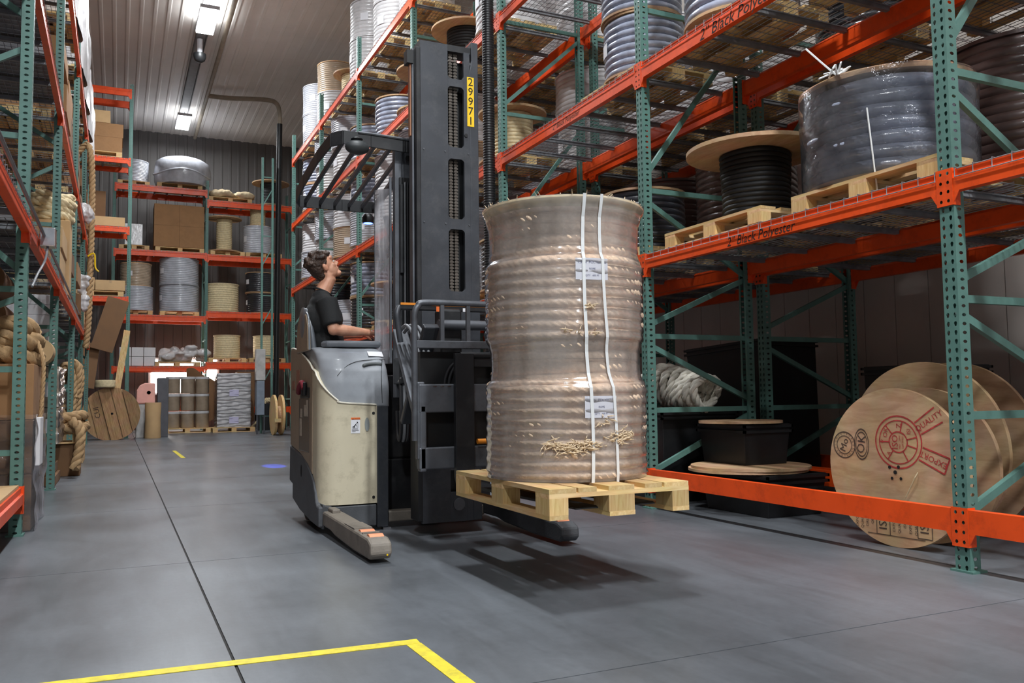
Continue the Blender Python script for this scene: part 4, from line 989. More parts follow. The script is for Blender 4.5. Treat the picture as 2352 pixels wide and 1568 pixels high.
# --- overhead guard: sloping frame with slats
A0, A1, B0, B1 = Vector((1.41, 6.12, 2.965)), Vector((2.05, 6.12, 2.975)), Vector((1.39, 7.42, 2.71)), Vector((2.10, 7.42, 2.70))
gf = MB()
def plate(pts, h, th=.014):
    mb = MB()
    for a, b in zip(pts, pts[1:]):
        a = Vector(a); b = Vector(b); d = (b-a); n = Vector((-d.y, d.x, 0)).normalized()*th/2
        mb.add([a-n, a+n, a+n+Vector((0, 0, h)), a-n+Vector((0, 0, h)), b-n, b+n, b+n+Vector((0, 0, h)), b-n+Vector((0, 0, h))], [(0,1,2,3),(7,6,5,4),(0,4,5,1),(1,5,6,2),(2,6,7,3),(3,7,4,0)])
    return mb
gfr = [(2.08, 6.13, 2.87), (1.70, 6.13, 2.885), (1.49, 6.13, 2.885), (1.415, 6.20, 2.875), (1.385, 6.52, 2.83), (1.372, 7.0, 2.755), (1.376, 7.34, 2.695), (1.42, 7.44, 2.68), (1.8, 7.45, 2.68), (2.12, 7.45, 2.68)]
og = P_(plate(gfr, .105), 'overhead_guard', M_STEELD, bevel=.003)
P_(MB().tube([(2.05, 6.12, 2.972), (1.70, 6.12, 2.985), (1.60, 6.12, 2.985)], .010, 6), 'guard_lip', M_STEELL, og)
for x0, x1 in ((1.50, 1.47), (1.62, 1.60), (1.745, 1.73), (1.87, 1.86), (1.98, 1.98), (2.06, 2.08)):
    P_(MB().bar((x0, 6.14, 2.925), (x1, 7.44, 2.73), .022, .04), 'guard_slat', M_STEEL if x0 < 1.7 else M_STEELL, og, bevel=.004)
P_(MB().bar((2.09, 6.14, 2.95), (2.11, 7.45, 2.74), .03, .06), 'guard_side', M_STEEL, og)
P_(MB().tube([(2.76, 7.42, .6), (2.2, 7.44, 2.66)], .028, 8), 'rear_leg', M_STEEL, smooth=50)
sp_ = P_(MB().ell((1.585, 6.09, 2.86), .092, .06, .055, 20, 12), 'work_light', mat('lamp_shell', srgb(52, 56, 58), .5), smooth=60)
P_(MB().lathe([(.03, 0), (.045, .02), (.02, .035)], 14, (1.585, 6.10, 2.905)), 'light_mount', M_STEELD, sp_, smooth=60)
bl = P_(MB().lathe([(.001, .0), (.05, .0), (.055, .05), (.03, .085), (.001, .09)], 16, (2.02, 7.38, 2.57)), 'blue_spot_housing', M_BLACK, smooth=60)
P_(MB().lathe([(.001, -.002), (.042, -.002), (.042, .004)], 16, (2.02, 7.38, 2.57)), 'blue_lens', emit('blue_lens', (.08, .16, 1, 1), 6.), bl)
ld = bpy.data.lights.new('blue_spot', 'SPOT'); ld.energy = 16000; ld.color = (.04, .10, 1); ld.spot_size = R(3.4); ld.spot_blend = .4; ld.shadow_soft_size = .02
lo = bpy.data.objects.new('blue_spot', ld); COL.objects.link(lo); lo.parent = bl
tgt = Vector((2.14, 13.1, 0)); src = Vector((2.02, 7.40, 2.56)); lo.location = src-Vector(OT)
lo.rotation_euler = (tgt-src).to_track_quat('-Z', 'Y').to_euler()
# --- mast
MX0, MX1, MYF, MYB, MZ0, MZ1 = 1.98, 2.485, 5.90, 6.07, .085, 3.70
ms = thing('tmp', '', '', OT); bpy.data.objects.remove(ms)
wins = [(1.79, 2.26), (2.34, 2.80), (2.89, 3.36), (3.42, 3.66)]
wx0, wx1 = 2.235, 2.365
pl = MB()
pl.box(MX0+.035, wx0, MYF, MYF+.03, MZ0, MZ1-.02).box(wx1, MX1-.07, MYF, MYF+.03, MZ0, MZ1-.06)
zz = [MZ0]+[z for w in wins for z in w]+[MZ1-.03]
for i in range(0, len(zz), 2):
    if zz[i] == MZ0: pl.box(wx0, wx1, MYF, MYF+.03, MZ0, .30).box(wx0, wx1, MYF, MYF+.03, .46, zz[1])
    elif zz[i+1]-zz[i] > 0 and i+1 < len(zz)-1: pl.box(wx0, wx1, MYF, MYF+.03, zz[i], zz[i+1])
r_ = .03
for z0, z1 in wins:
    for (x, sx) in ((wx0, 1), (wx1, -1)):
        for (z, sz) in ((z0, 1), (z1, -1)):
            if z1 > 3.6 and sz < 0: continue
            pts = [(x, z)]+[(x+sx*(r_-r_*sin(pi/2*k/5)), z+sz*(r_-r_*cos(pi/2*k/5))) for k in range(6)]
            pl.prism(pts if sx*sz > 0 else pts[::-1], 'y', MYF, MYF+.03)
mp_ = P_(pl, 'mast_plate', M_STEEL, bevel=.004)
P_(MB().box(MX0, MX0+.035, MYF-.012, MYB, MZ0+.02, MZ1-.08).box(MX0+.035, MX0+.05, MYF+.06, MYB, MZ0+.02, MZ1-.08), 'mast_rail', M_STEELD, bevel=.006)
P_(MB().prism([(MX1-.07, MZ0), (MX1, MZ0), (MX1, MZ1+.03), (MX1-.055, MZ1+.03), (MX1-.055, MZ1-.12), (MX1-.07, MZ1-.2)], 'y', MYF, MYB), 'mast_rail', M_STEEL, bevel=.005)
P_(MB().box(MX0-.020, MX0-.004, MYF+.03, MYF+.10, 1.2, 3.62), 'inner_rail', M_STEELL, bevel=.003)
P_(MB().box(MX0-.034, MX0-.022, MYF+.04, MYF+.08, 2.95, 3.52), 'inner_rail', mat('rail_brown', srgb(150, 100, 70), .5), bevel=.003)
P_(MB().box(MX0-.06, MX0-.01, MYF+.02, MYF+.10, 3.50, 3.60), 'stop_block', M_BLACK)
P_(MB().box(MX0+.05, MX1-.01, MYF+.12, MYF+.15, MZ0, MZ1-.1), 'mast_back', M_BLACK)
for q in ((.02, 3.64, 3.69), (.05, .09, .2)): P_(MB().box(MX0+.04, MX1, MYF+q[0], MYB, q[1], q[2]), 'mast_tie', M_STEELD)
lk = MB()
for cx in (2.278, 2.318):
    z = 1.75
    while z < 3.66:
        lk.box(cx-.016, cx+.016, MYF+.055, MYF+.085, z, z+.014).box(cx-.010, cx+.010, MYF+.06, MYF+.08, z+.014, z+.024); z += .024
o = P_(lk, 'lift_chain', M_CHAIN)
lk = MB(); z = 1.4
while z < 3.3: lk.box(2.10, 2.118, 6.285, 6.31, z, z+.018); z += .028
P_(lk.xf(Matrix.Translation((-.05, -.115, -.3))), 'side_chain', M_CHAIN)
st = P_(MB().box(2.392, 2.448, MYF-.003, MYF-.0005, 3.065, 3.45), 'number_sticker', M_YELLOW)
for i, d in enumerate('29971'):
    decal(text_mb(d, .088), (2.42, MYF-.0042, 3.41-.076*i), M_INK, 'number', st)
P_(MB().lathe([(.001, 0), (.014, 0), (.014, -.008), (.001, -.008)], 10, (2.38, MYF, 2.99), axis='y'), 'bolt', M_STEELD, mp_)
P_(MB().lathe([(.02, 0), (.045, 0), (.045, -.008), (.02, -.008)], 20, (2.30, MYF, .21), axis='y'), 'pin', M_STEELL, mp_, smooth=40)
for x in (2.04, 2.21, 2.40):
    for z in (.5, 2.3, 2.85): P_(MB().lathe([(.001, 0), (.007, 0), (.007, -.004), (.001, -.004)], 8, (x, MYF, z), axis='y'), 'bolt', M_STEELL, mp_)
# --- reach arms and hoses behind the carriage
ra = MB()
for x in (1.84, 2.56):
    P_(MB().bar((x, 5.88, 1.48), (x, 5.36, .82), .05, .11, (1, 0, 0)), 'reach_arm', M_STEELL, bevel=.01)
    P_(MB().bar((x+.06, 5.36, 1.48), (x+.06, 5.88, .82), .05, .11, (1, 0, 0)), 'reach_arm', M_STEEL, bevel=.01)
P_(MB().box(2.04, 2.20, 5.55, 5.70, .70, 1.62), 'reach_cylinder_housing', M_STEELD, bevel=.02)
P_(MB().tube([(2.0, 5.5, 1.5), (2.6, 5.5, 1.5)], .035, 12), 'cross_tube', M_STEELL, smooth=50)
for k in range(3):
    x = 1.80+.035*k
    P_(MB().tube(smoothpath([(x, 5.75, 1.46), (x+.01, 5.62, 1.50), (x+.03, 5.50, 1.40), (x+.06, 5.42, 1.15), (x+.05, 5.40, .9)], 6), .012, 8), 'hose', M_HOSEG, smooth=60)
for k in range(3):
    x = 1.925+.028*k
    P_(MB().tube(smoothpath([(x, 6.22, 1.16), (x, 6.17, 1.20), (x, 6.13, 1.10), (x, 6.12, .80), (x, 6.15, .68), (x, 6.2, .72), (x, 6.22, .9)], 6), .013, 8), 'hose', M_HOSEG if k == 1 else M_HOSE, smooth=60)
for k in range(2):
    P_(MB().tube(smoothpath([(1.97+.03*k, 5.30, 1.02), (1.97+.03*k, 5.29, 1.12), (2.0+.03*k, 5.27, 1.20), (2.06+.03*k, 5.25, 1.245), (2.14, 5.25, 1.262)], 6), .011, 8), 'hose', M_HOSE, smooth=60)
P_(MB().box(1.91, 2.0, 6.10, 6.27, 1.10, 1.30).tube([(1.93, 6.12, 1.18), (2.02, 6.12, 1.20)], .02, 6), 'valve_block', M_BLACK, bevel=.01)
mb = MB()
for i in range(9): mb.tube([(1.915+.012*i, 6.14, 1.12+.012*(i % 4)), (1.92+.012*i, 6.10, 1.15+.01*(i % 3))], .008, 6)
P_(mb, 'fittings', M_CHROME)
# --- carriage with load backrest and forks
CY = 5.25; CX0, CX1 = 1.725, 2.70
br = P_(MB().tube(smoothpath([(CX0+.02, CY, .72), (CX0+.02, CY, 1.40), (CX0+.022, CY, 1.54), (CX0+.045, CY, 1.595), (CX0+.10, CY, 1.62), (2.2, CY, 1.622), (CX1-.10, CY, 1.62), (CX1-.045, CY, 1.595), (CX1-.02, CY, 1.5), (CX1-.02, CY, .72)], 6), .021, 10), 'load_backrest', M_STEELL, smooth=60)
for x in (1.935, 2.12, 2.30, 2.48): P_(MB().box(x-.013, x+.013, CY-.012, CY+.012, 1.36, 1.61), 'backrest_bar', M_STEELL, br)
P_(MB().box(CX0+.03, CX1-.03, CY-.02, CY+.02, 1.32, 1.37), 'backrest_rail', M_STEELL, br, bevel=.004)
P_(MB().box(CX0+.03, CX0+.08, CY-.025, CY+.03, .60, 1.10).box(CX1-.08, CX1-.03, CY-.025, CY+.03, .60, 1.10), 'carriage_side', M_STEELL, bevel=.008)
P_(MB().box(CX0+.04, CX1-.04, CY-.03, CY+.03, .90, 1.085), 'fork_bar', M_STEELL, bevel=.008)
mb = MB()
for i in range(6): mb.box(1.86+.05*i, 1.885+.05*i, CY-.032, CY-.029, 1.068, 1.074)
P_(mb, 'bar_notch', M_CHROME)
P_(MB().box(CX0+.04, CX1-.04, CY-.03, CY+.03, .535, .675), 'fork_bar', M_STEELL, bevel=.008)
P_(MB().box(CX0+.045, CX0+.09, CY-.03, CY+.03, .52, .95), 'carriage_side', M_STEELL, bevel=.01)
P_(MB().box(1.80, 2.62, CY+.05, CY+.16, .55, 1.30), 'side_shift_frame', M_BLACK)
P_(MB().tube([(2.16, CY-.05, .705), (2.55, CY-.05, .705)], .018, 10), 'orange_bar', mat('orange_bar', srgb(230, 140, 40), .45), smooth=50)
P_(MB().tube([(2.05, CY-.03, 1.275), (2.6, CY-.03, 1.28)], .022, 10).box(2.05, 2.62, CY-.03, CY+.02, 1.20, 1.26), 'tilt_cylinder', M_STEELD, smooth=50)
P_(MB().bar((1.76, 5.62, 1.63), (2.66, 5.62, 1.63), .05, .045), 'crosshead', M_STEELD, bevel=.006)
P_(MB().box(1.76, 2.66, 5.592, 5.60, 1.640, 1.656), 'orange_trim', mat('orange_bar', srgb(230, 140, 40), .45))
P_(MB().box(2.02, 2.055, 5.59, 5.594, 1.60, 1.635), 'orange_tag', M_WORN); P_(MB().box(2.22, 2.265, 5.59, 5.594, 1.605, 1.63), 'white_tag', M_PAPER)
P_(MB().tube(smoothpath([(1.76, 5.62, 1.63), (1.735, 5.6, 1.58), (1.745, 5.6, 1.48), (1.76, 5.6, 1.38)], 6), .02, 8), 'crosshead_end', M_STEEL, smooth=60)
for x in (2.065, 2.395):
    f = P_(MB().prism([(CY-.035, 1.285), (CY-.075, 1.285), (CY-.08, .53), (CY-.09, .485), (CY-.12, .452), (3.62, .464), (3.60, .458), (3.60, .452), (CY-.11, .428), (CY-.06, .44), (CY-.035, .48)], 'x', x-.065, x+.065), 'fork', M_STEELD, bevel=.006)
    P_(MB().box(x-.063, x+.063, CY-.118, CY-.088, .4535, .4875), 'worn_heel', M_CHROME, f)
# --- outriggers with load wheels
for x, sx in ((1.455, 1), (2.755, -1)):
    orr = [(5.02, .06), (5.03, .125), (5.10, .150), (6.20, .168), (6.47, .168), (6.47, .06), (6.10, .06), (5.95, .04), (5.45, .022), (5.06, .024)]
    o = P_(MB().prism(orr, 'x', x-.068, x+.068), 'outrigger', M_OUTR if sx > 0 else M_SKIRT, bevel=.016)
    for y in (5.16, 5.36): P_(MB().tube([(x-.045, y, .105), (x+.045, y, .105)], .060, 18), 'load_wheel', M_ROLLER, o, smooth=50)
    P_(MB().box(x-.055, x+.055, 5.25, 5.27, .14, .160), 'wheel_guard', M_OUTR, o); P_(MB().box(x-.06, x+.06, 5.44, 5.70, .155, .163), 'wheel_guard', M_OUTR, o)
    P_(MB().box(x-.03, x+.03, 6.18, 6.34, .16, .195), 'top_lug', M_OUTR, o, bevel=.01)
P_(MB().lathe([(.003, 0), (.006, -.001)], 8, (1.49, 5.019, .055), axis='y'), 'yellow_dot', M_YELLOW)
# --- rear wheels, low cross member
P_(MB().lathe([(.10, -.05), (.13, -.045), (.135, 0), (.13, .045), (.10, .05)], 28, (1.47, 7.12, .136), axis='x'), 'caster_wheel', M_RUBBER, smooth=40)
P_(MB().lathe([(.12, -.06), (.16, -.055), (.165, 0), (.16, .055), (.12, .06)], 28, (2.45, 7.0, .166), axis='x'), 'drive_wheel', M_RUBBER, smooth=40)
P_(MB().box(1.90, 2.70, 6.36, 6.50, .05, .13), 'cross_member', M_OUTR, bevel=.01)
P_(MB().box(1.46, 1.50, 6.9, 7.36, .1, .24), 'caster_fork', M_SKIRT)
# ================================================================== the driver
def skin_mat():
    T = NT('skin'); b = T.b; mp = T.coord((1, 1, 1)); nz = T.n('ShaderNodeTexNoise', Scale=14., Detail=4.); T.l(mp, 'Vector', nz, 'Vector')
    rp = T.n('ShaderNodeValToRGB'); e = rp.color_ramp.elements; e[0].position = .3; e[0].color = srgb(196, 138, 110); e[1].position = .7; e[1].color = srgb(218, 166, 138); T.l(nz, 'Fac', rp, 'Fac'); T.l(rp, 'Color', b, 'Base Color')
    b.inputs['Roughness'].default_value = .5; b.inputs['Subsurface Weight'].default_value = .15; b.inputs['Subsurface Radius'].default_value = (.012, .005, .003); b.inputs['Subsurface Scale'].default_value = .6
    return T.m
M_SKIN = skin_mat()
ps = thing('person', 'young man in dark t-shirt seated sideways on the truck, looking up at load', 'person', (1.56, 6.9, 1.2))
YC = 6.90
HC = Vector((1.520, YC, 2.075)); TA = R(33)
hf = Vector((cos(TA), 0, sin(TA))); hu = Vector((-sin(TA), 0, cos(TA))); hs = Vector((0, -1, 0))
HR = Matrix((hf, hs, hu)).transposed()
def hp(f, s, u): return HC+hf*f+hs*s+hu*u
def he(mb, f, s, u, rf, rs, ru, nu=20, nv=14): return mb.ell(hp(f, s, u), rf, rs, ru, nu, nv, HR)
sk = MB()
he(sk, -.008, 0, .030, .098, .076, .092); he(sk, .028, 0, -.035, .066, .061, .082); he(sk, .072, 0, -.098, .030, .032, .024); he(sk, .02, 0, -.075, .058, .055, .04)
he(sk, .070, 0, .045, .030, .058, .030); he(sk, .082, 0, .022, .016, .044, .010)
sk.tube([hp(.088, 0, .02), hp(.102, 0, -.004), hp(.114, 0, -.022), hp(.098, 0, -.034)], [.010, .011, .0145, .010], 8)
he(sk, .094, .013, -.030, .010, .008, .007); he(sk, .094, -.013, -.030, .010, .008, .007)
he(sk, .088, 0, -.056, .013, .024, .0085); he(sk, .086, 0, -.068, .012, .020, .0075); he(sk, .062, .040, -.02, .022, .018, .022); he(sk, .062, -.040, -.02, .022, .018, .022)
for s in (-1, 1):
    he(sk, -.012, s*.078, -.008, .020, .010, .031); he(sk, -.016, s*.084, .006, .017, .007, .020)
sk.tube([(1.505, YC, 1.80), (1.512, YC, 1.88), hp(-.02, 0, -.10), hp(-.015, 0, -.04)], [.070, .063, .060, .058], 16)
# chest under the shirt, arms, hands
sk.ell((1.50, YC, 1.68), .10, .15, .16); sk.ell((1.49, YC, 1.79), .06, .17, .05)
def arm(S, E, Wr, Hd, side):
    S, E, Wr, Hd = map(Vector, (S, E, Wr, Hd))
    sk.tube([S, S.lerp(E, .45), E], [.054, .052, .046], 14); sk.ell(E, .048, .046, .047)
    sk.tube([E, E.lerp(Wr, .25), E.lerp(Wr, .6), Wr, Wr.lerp(Hd, .25)], [.046, .052, .044, .031, .031], 14, sq=.92)
    d = (Hd-Wr).normalized(); lat = Vector((0, 0, 1)).cross(d).normalized(); upv = d.cross(lat)
    # palm, then four curled fingers and a thumb that closes from the side
    M3 = Matrix((d, lat, upv)).transposed(); sk.ell(Wr+d*.055, .050, .040, .020, 14, 10, M3)
    for k, (o, ln) in enumerate(((.030, .072), (.010, .080), (-.010, .075), (-.028, .060))):
        b = Wr+d*.085+lat*o; sk.tube([b, b+d*ln*.45-upv*.004, b+d*ln*.75-upv*.026, b+d*ln*.72-upv*.050], [.0098, .0094, .0088, .0075], 8)
    b = Wr+d*.035+lat*.034*side; sk.tube([b, b+d*.028+lat*.018*side-upv*.012, b+d*.052+lat*.012*side-upv*.030, b+d*.066-upv*.036], [.0115, .011, .0098, .008], 8)
arm((1.50, YC-.185, 1.785), (1.545, YC-.235, 1.545), (1.835, YC-.135, 1.535), (1.94, YC-.115, 1.525), 1)
arm((1.50, YC+.185, 1.785), (1.565, YC+.225, 1.545), (1.845, YC+.10, 1.535), (1.94, YC+.075, 1.52), -1)
sk.tube([(1.60, YC-.09, 1.28), (1.86, YC-.09, 1.27), (1.86, YC-.09, .66)], [.07, .055, .04], 12); sk.tube([(1.60, YC+.09, 1.28), (1.86, YC+.09, 1.27), (1.86, YC+.09, .66)], [.07, .055, .04], 12)
sk.ell((1.57, YC, 1.30), .10, .15, .10); sk.ell((1.53, YC, 1.48), .09, .14, .16)
remesh(sk, 'body', M_SKIN, .0052, 3, ps)
sh = MB()
sh.ell((1.555, YC, 1.36), .128, .172, .14); sh.ell((1.54, YC, 1.46), .142, .172, .16); sh.ell((1.508, YC, 1.64), .165, .195, .17); sh.ell((1.498, YC, 1.775), .098, .21, .08); sh.ell((1.495, YC, 1.835), .075, .105, .060)
for s, ey in ((-1, .235), (1, .225)):
    S = Vector((1.50, YC+s*.178, 1.79)); E = Vector((1.548, YC+s*ey, 1.545))
    sh.tube([S, S.lerp(E, .4), S.lerp(E, .86)], [.086, .083, .079], 16)
# folds
for z, a in ((1.42, .3), (1.50, -.2), (1.58, .25)): sh.tube([(1.60, YC-.10, z), (1.66, YC, z-.02), (1.60, YC+.10, z+.01)], .02, 8)
o = remesh(sh, 'shirt', M_TEALP, .011, 6, ps)
o['label'] = 'dark charcoal t-shirt'
P_2 = lambda mb, n, m, par, sm=60: mb.build(n, m, par, sm)
P_2(MB().tube([(1.505+.071*cos(a), YC+.071*sin(a), 1.872-.030*cos(a)) for a in [2*pi*k/28 for k in range(28)]], .0075, 6, closed=True), 'collar', M_TEALP, o)
pn = MB()
pn.ell((1.575, YC, 1.30), .125, .175, .115)
for s in (-1, 1): pn.tube([(1.60, YC+s*.09, 1.285), (1.75, YC+s*.09, 1.285), (1.855, YC+s*.09, 1.265), (1.865, YC+s*.09, 1.15), (1.86, YC+s*.09, .70)], [.092, .085, .072, .065, .056], 14)
remesh(pn, 'trousers', M_PANTS, .012, 5, ps)
for s in (-1, 1): P_2(MB().ell((1.885, YC+s*.09, .60), .12, .045, .05).box(1.79, 1.99, YC+s*.09-.042, YC+s*.09+.042, .545, .575), 'shoe', M_BLACK, ps)
# hair: a tousled mass, longer on top, short at the neck
hr = MB(); rk = random.Random(3)
he(hr, -.028, 0, .052, .104, .088, .088); he(hr, -.062, 0, .012, .064, .078, .080); he(hr, -.066, 0, -.045, .042, .062, .045); he(hr, .030, 0, .098, .060, .066, .032)
for i in range(46):
    th = rk.uniform(-pi, pi); ph = rk.uniform(.12, 1.35); f, s, u = sin(ph)*cos(th), sin(ph)*sin(th), cos(ph)
    if f > .80: continue
    he(hr, -.026+.104*f, .092*s, .050+.096*u, rk.uniform(.016, .028), rk.uniform(.016, .026), rk.uniform(.014, .024), 8, 6)
for s in (-.045, -.02, .005, .03, .05): he(hr, .074, s, .092-abs(s)*.25, .020, .017, .017, 8, 6)
for s in (-1, 1): he(hr, -.002, s*.074, .030, .020, .010, .026, 10, 8)
hm = remesh(hr, 'hair', M_HAIR, .0065, 2, ps, tex=(.02, .012))
M_EYE = mat('eye_white', srgb(228, 222, 214), .3, noise=0); M_IRIS = mat('brown_iris', srgb(52, 36, 28), .2, noise=0); M_LIP = mat('lip', srgb(190, 112, 98), .5, noise=.05)
for s in (-1, 1):
    e_ = P_2(he(MB(), .083, s*.031, .004, .0095, .0135, .0085), 'eye', M_EYE, ps); P_2(he(MB(), .0915, s*.030, .006, .003, .0058, .0058), 'iris', M_IRIS, e_)
    P_2(MB().tube([hp(.092, s*.014, .024), hp(.095, s*.032, .029), hp(.082, s*.050, .022)], [.003, .0042, .002], 6), 'eyebrow', M_HAIR, ps)
P_2(he(MB(), .0935, 0, -.0585, .0085, .021, .0055), 'lips', M_LIP, ps)
# ================================================================== left rack, end racks and what stands there
def carton(label, x0, x1, y0, y1, z0, z1, m=None, rz=0., name='carton', cat='box', seam=True, group=None, flaps=False):
    cx, cy = (x0+x1)/2, (y0+y1)/2
    t = thing(name, label, cat, (cx, cy, z0), rz, group, world=False); a, b, h = (x1-x0)/2, (y1-y0)/2, z1-z0
    m = m or M_CARD
    MB().box(-a, a, -b, b, 0, h).build('box', m, t, bevel=.006)
    if seam:
        tp = mat('packing_tape', srgb(176, 146, 106), .35, noise=.05)
        MB().box(-.03, .03, -b-.0015, b+.0015, h*.72, h+.0015).build('tape', tp, t)
    return t
def film_over(t, x0, x1, y0, y1, z0, z1, name='film', m=None):
    rk = random.Random(name+str(x0)+str(y0)); ph = [rk.uniform(0, 6) for _ in range(4)]
    def fn(u, v):
        d = u*4; k = int(d) % 4; w = d-int(d)
        p = [(x0, y0), (x1, y0), (x1, y1), (x0, y1), (x0, y0)]; x = p[k][0]+(p[k+1][0]-p[k][0])*w; y = p[k][1]+(p[k+1][1]-p[k][1])*w
        b = .012+.010*sin(u*40+v*9+ph[0])+.008*sin(u*17-v*23+ph[1])
        nx, ny = ((0, -1), (1, 0), (0, 1), (-1, 0))[k]
        return (x+nx*b, y+ny*b, z0+(z1-z0)*v)
    return MB().grid(fn, 64, 24, True).build(name, m or M_FILM2, t, smooth=70, org=tuple(t['org']))
# --- nearest bay of the left rack: plank shelf on the lowest beams
for k in range(4):
    o = one(MB().box(-1.74+.272*k, -1.475+.272*k, 3.82, 7.33, .362, .384), 'shelf_plank', M_CARDL, f'pale shelf board on the low left beams, {["farthest from","third from","second from","nearest"][k]} the aisle', 'board', loc=(-1.6+.272*k, 5.6, .362), group='pale shelf boards on the low left beams')
# --- cartons behind the first left post, with a rope coil on top
for k, (z0, z1, m) in enumerate(((.002, .44, M_CARDD), (.442, .86, M_CARDD), (.862, 1.30, M_CARD))):
    t = carton(f'brown carton, {["bottom", "middle", "top"][k]} of the stack beside the first left post', -1.72, -.60, 7.62, 8.72, z0, z1, m, group='cartons stacked beside the first left post')
    if k == 1: MB().box(-.30, .22, -.5525, -.5505, .02, .33).build('paper_label', M_PAPER, t); MB().merge(text_mb('AF', .13), basis((.12, -.5535, .28), (1, 0, 0), (0, 0, 1))).build('lettering', M_INK, t)
    if k == 0: film_over(t, -.57, .57, -.56, .56, .0, .9, 'film')
    if k == 2:
        mb = MB()
        for a, b in (((-.5, .12), (-.05, .12)), ((-.5, .34), (-.05, .34)), ((-.05, .12), (-.05, .34)), ((-.5, .12), (-.5, .34))): mb.bar((a[0], -.5525, a[1]), (b[0], -.5525, b[1]), .014, .002, (0, 1, 0))
        mb.build('printed_frame', M_INK, t)
def ropepile(label, c, R0, r, turns, m, h=None, seed=1, sq=(1, 1), name='rope_coil'):
    rk = random.Random(seed); t = thing(name, label, 'rope', c)
    for k in range(turns):
        rr = R0*rk.uniform(.82, 1.05); z = c[2]+r+(k//2)*r*1.5; ph = rk.uniform(0, 6); N = max(26, int(2*pi*rr/(r*.55)))
        P = [(c[0]+sq[0]*rr*cos(a)*(1+.05*sin(2*a+ph)), c[1]+sq[1]*rr*sin(a), z+r*.35*sin(3*a+ph)) for a in [2*pi*j/N for j in range(N)]]
        rope_mb(P, r, True, pitch=r*5.5).build('rope_turn', m, t, smooth=60)
    return t
t = ropepile('thick manila rope coil lying on the cartons beside the first left post', (-1.08, 8.14, 1.302), .42, .075, 5, M_ROPET, seed=2, sq=(1.05, 1))
rope_mb(smoothpath([(-.62, 8.0, 1.52), (-.56, 7.9, 1.35), (-.555, 7.86, 1.1), (-.57, 7.84, .8), (-.575, 7.84, .62)], 10), .018).build('loose_end', M_ROPET, t, smooth=60)
t = carton('white paper bundle hanging over the carton corner by the first left post', -.585, -.55, 7.66, 7.95, .50, .88, M_WHITEBOX, seam=False, name='paper_bundle', cat='paper')
# --- paper rolls
def roll(label, x, y, z, r, L, m, rot=0., axis='y'):
    t = thing('paper_roll', label, 'roll', (x, y, z-r), world=False); t.rotation_euler = (0, 0, rot)
    MB().lathe([(.025, 0), (r, 0), (r, L), (.025, L)], 40, (0, 0, r), axis='y').build('roll', m, t, smooth=40)
    MB().lathe([(.001, -.002), (.024, -.002)], 12, (0, 0, r), axis='y').build('core_hole', M_INK, t)
    return t
roll('cardboard roll with square end on the top edge beside second left post', -.80, 10.62, 1.56, .145, .55, M_CARDL)
roll('big brown paper roll beneath the left shelf, upper of two', -1.12, 8.9, 2.13, .165, .9, M_CARDD); roll('big brown paper roll beneath the left shelf, lower of two', -1.10, 8.9, 1.80, .165, .9, M_CARDD)
roll('white paper roll lying in front of the white flat cartons', -1.25, 11.1, 1.86, .12, .3, M_WHITEBOX); roll('brown paper roll with white end beside the white cartons', -1.0, 11.12, 1.85, .12, .28, M_WHITEBOX)
for x, y, z, L in ((-1.12, 8.9, 1.635, 1), (-1.10, 8.9, 1.5, 1)): pass
# --- behind the second left post
for k in range(7):
    carton(f'white flat carton, {["lowest", "second", "third", "fourth", "fifth", "sixth", "topmost"][k]} of the pile behind second left post', -1.72, -.72, 11.42, 12.3, 1.43+.121*k, 1.548+.121*k, M_WHITEBOX, seam=False, group='white flat cartons behind the second left post', name='flat_carton')
for k, (z0, z1) in enumerate(((.50, .93), (.94, 1.42))):
    t = carton(f'film-wrapped pale carton, {["lower", "upper"][k]} one, behind second left post', -1.70, -.64, 11.45, 12.45, z0, z1, M_WRAPT, seam=False, group='film-wrapped cartons behind second left post')
    film_over(t, -.53, .53, -.5, .5, 0, z1-z0); MB().box(.25, .42, -.516, -.512, .12, .30).build('paper_label', M_PAPER, t)
for k in range(4): carton(f'brown flat pack, {["lowest", "second", "third", "topmost"][k]} of four on the floor behind second left post', -1.68, -.66-.03*k, 11.5, 12.5, .002+.123*k, .12+.123*k, M_CARDD, seam=False, group='brown flat packs on the floor', name='flat_pack')
# --- hawser on a little pallet, jutting into the aisle
pallet('small wooden pallet under the thick hawser in the left aisle edge', (-.80, 13.15, .44), 0, (.8, .6))
carton('dark crate carrying the small pallet with the hawser', -1.2, -.45, 12.9, 13.4, .002, .438, M_CARDD, seam=False, name='crate', cat='crate')
t = thing('rope_coil', 'very thick hawser coil on the small pallet at the left aisle edge', 'rope', (-.75, 13.1, .585))
for k, (rr, z) in enumerate(((.40, .66), (.33, .67), (.37, .79))):
    P = [(-.80+rr*cos(a), 13.1+.85*rr*sin(a), z+.02*sin(2*a+k)) for a in [2*pi*j/60 for j in range(60)]]
    rope_mb(P, .072, True, pitch=.36).build('rope_turn', M_ROPET, t, smooth=60)
rope_mb(smoothpath([(-1.0, 12.75, .72), (-1.02, 12.66, .62), (-1.05, 12.62, .45), (-1.12, 12.6, .2), (-1.2, 12.58, .08)], 12), .06, pitch=.3).build('hanging_end', M_ROPET, t, smooth=60)
rope_mb(smoothpath([(-.55, 12.76, .74), (-.46, 12.68, .66), (-.44, 12.62, .5), (-.46, 12.58, .3), (-.50, 12.52, .12)], 12), .065, pitch=.3).build('hanging_end', M_ROPET, t, smooth=60)
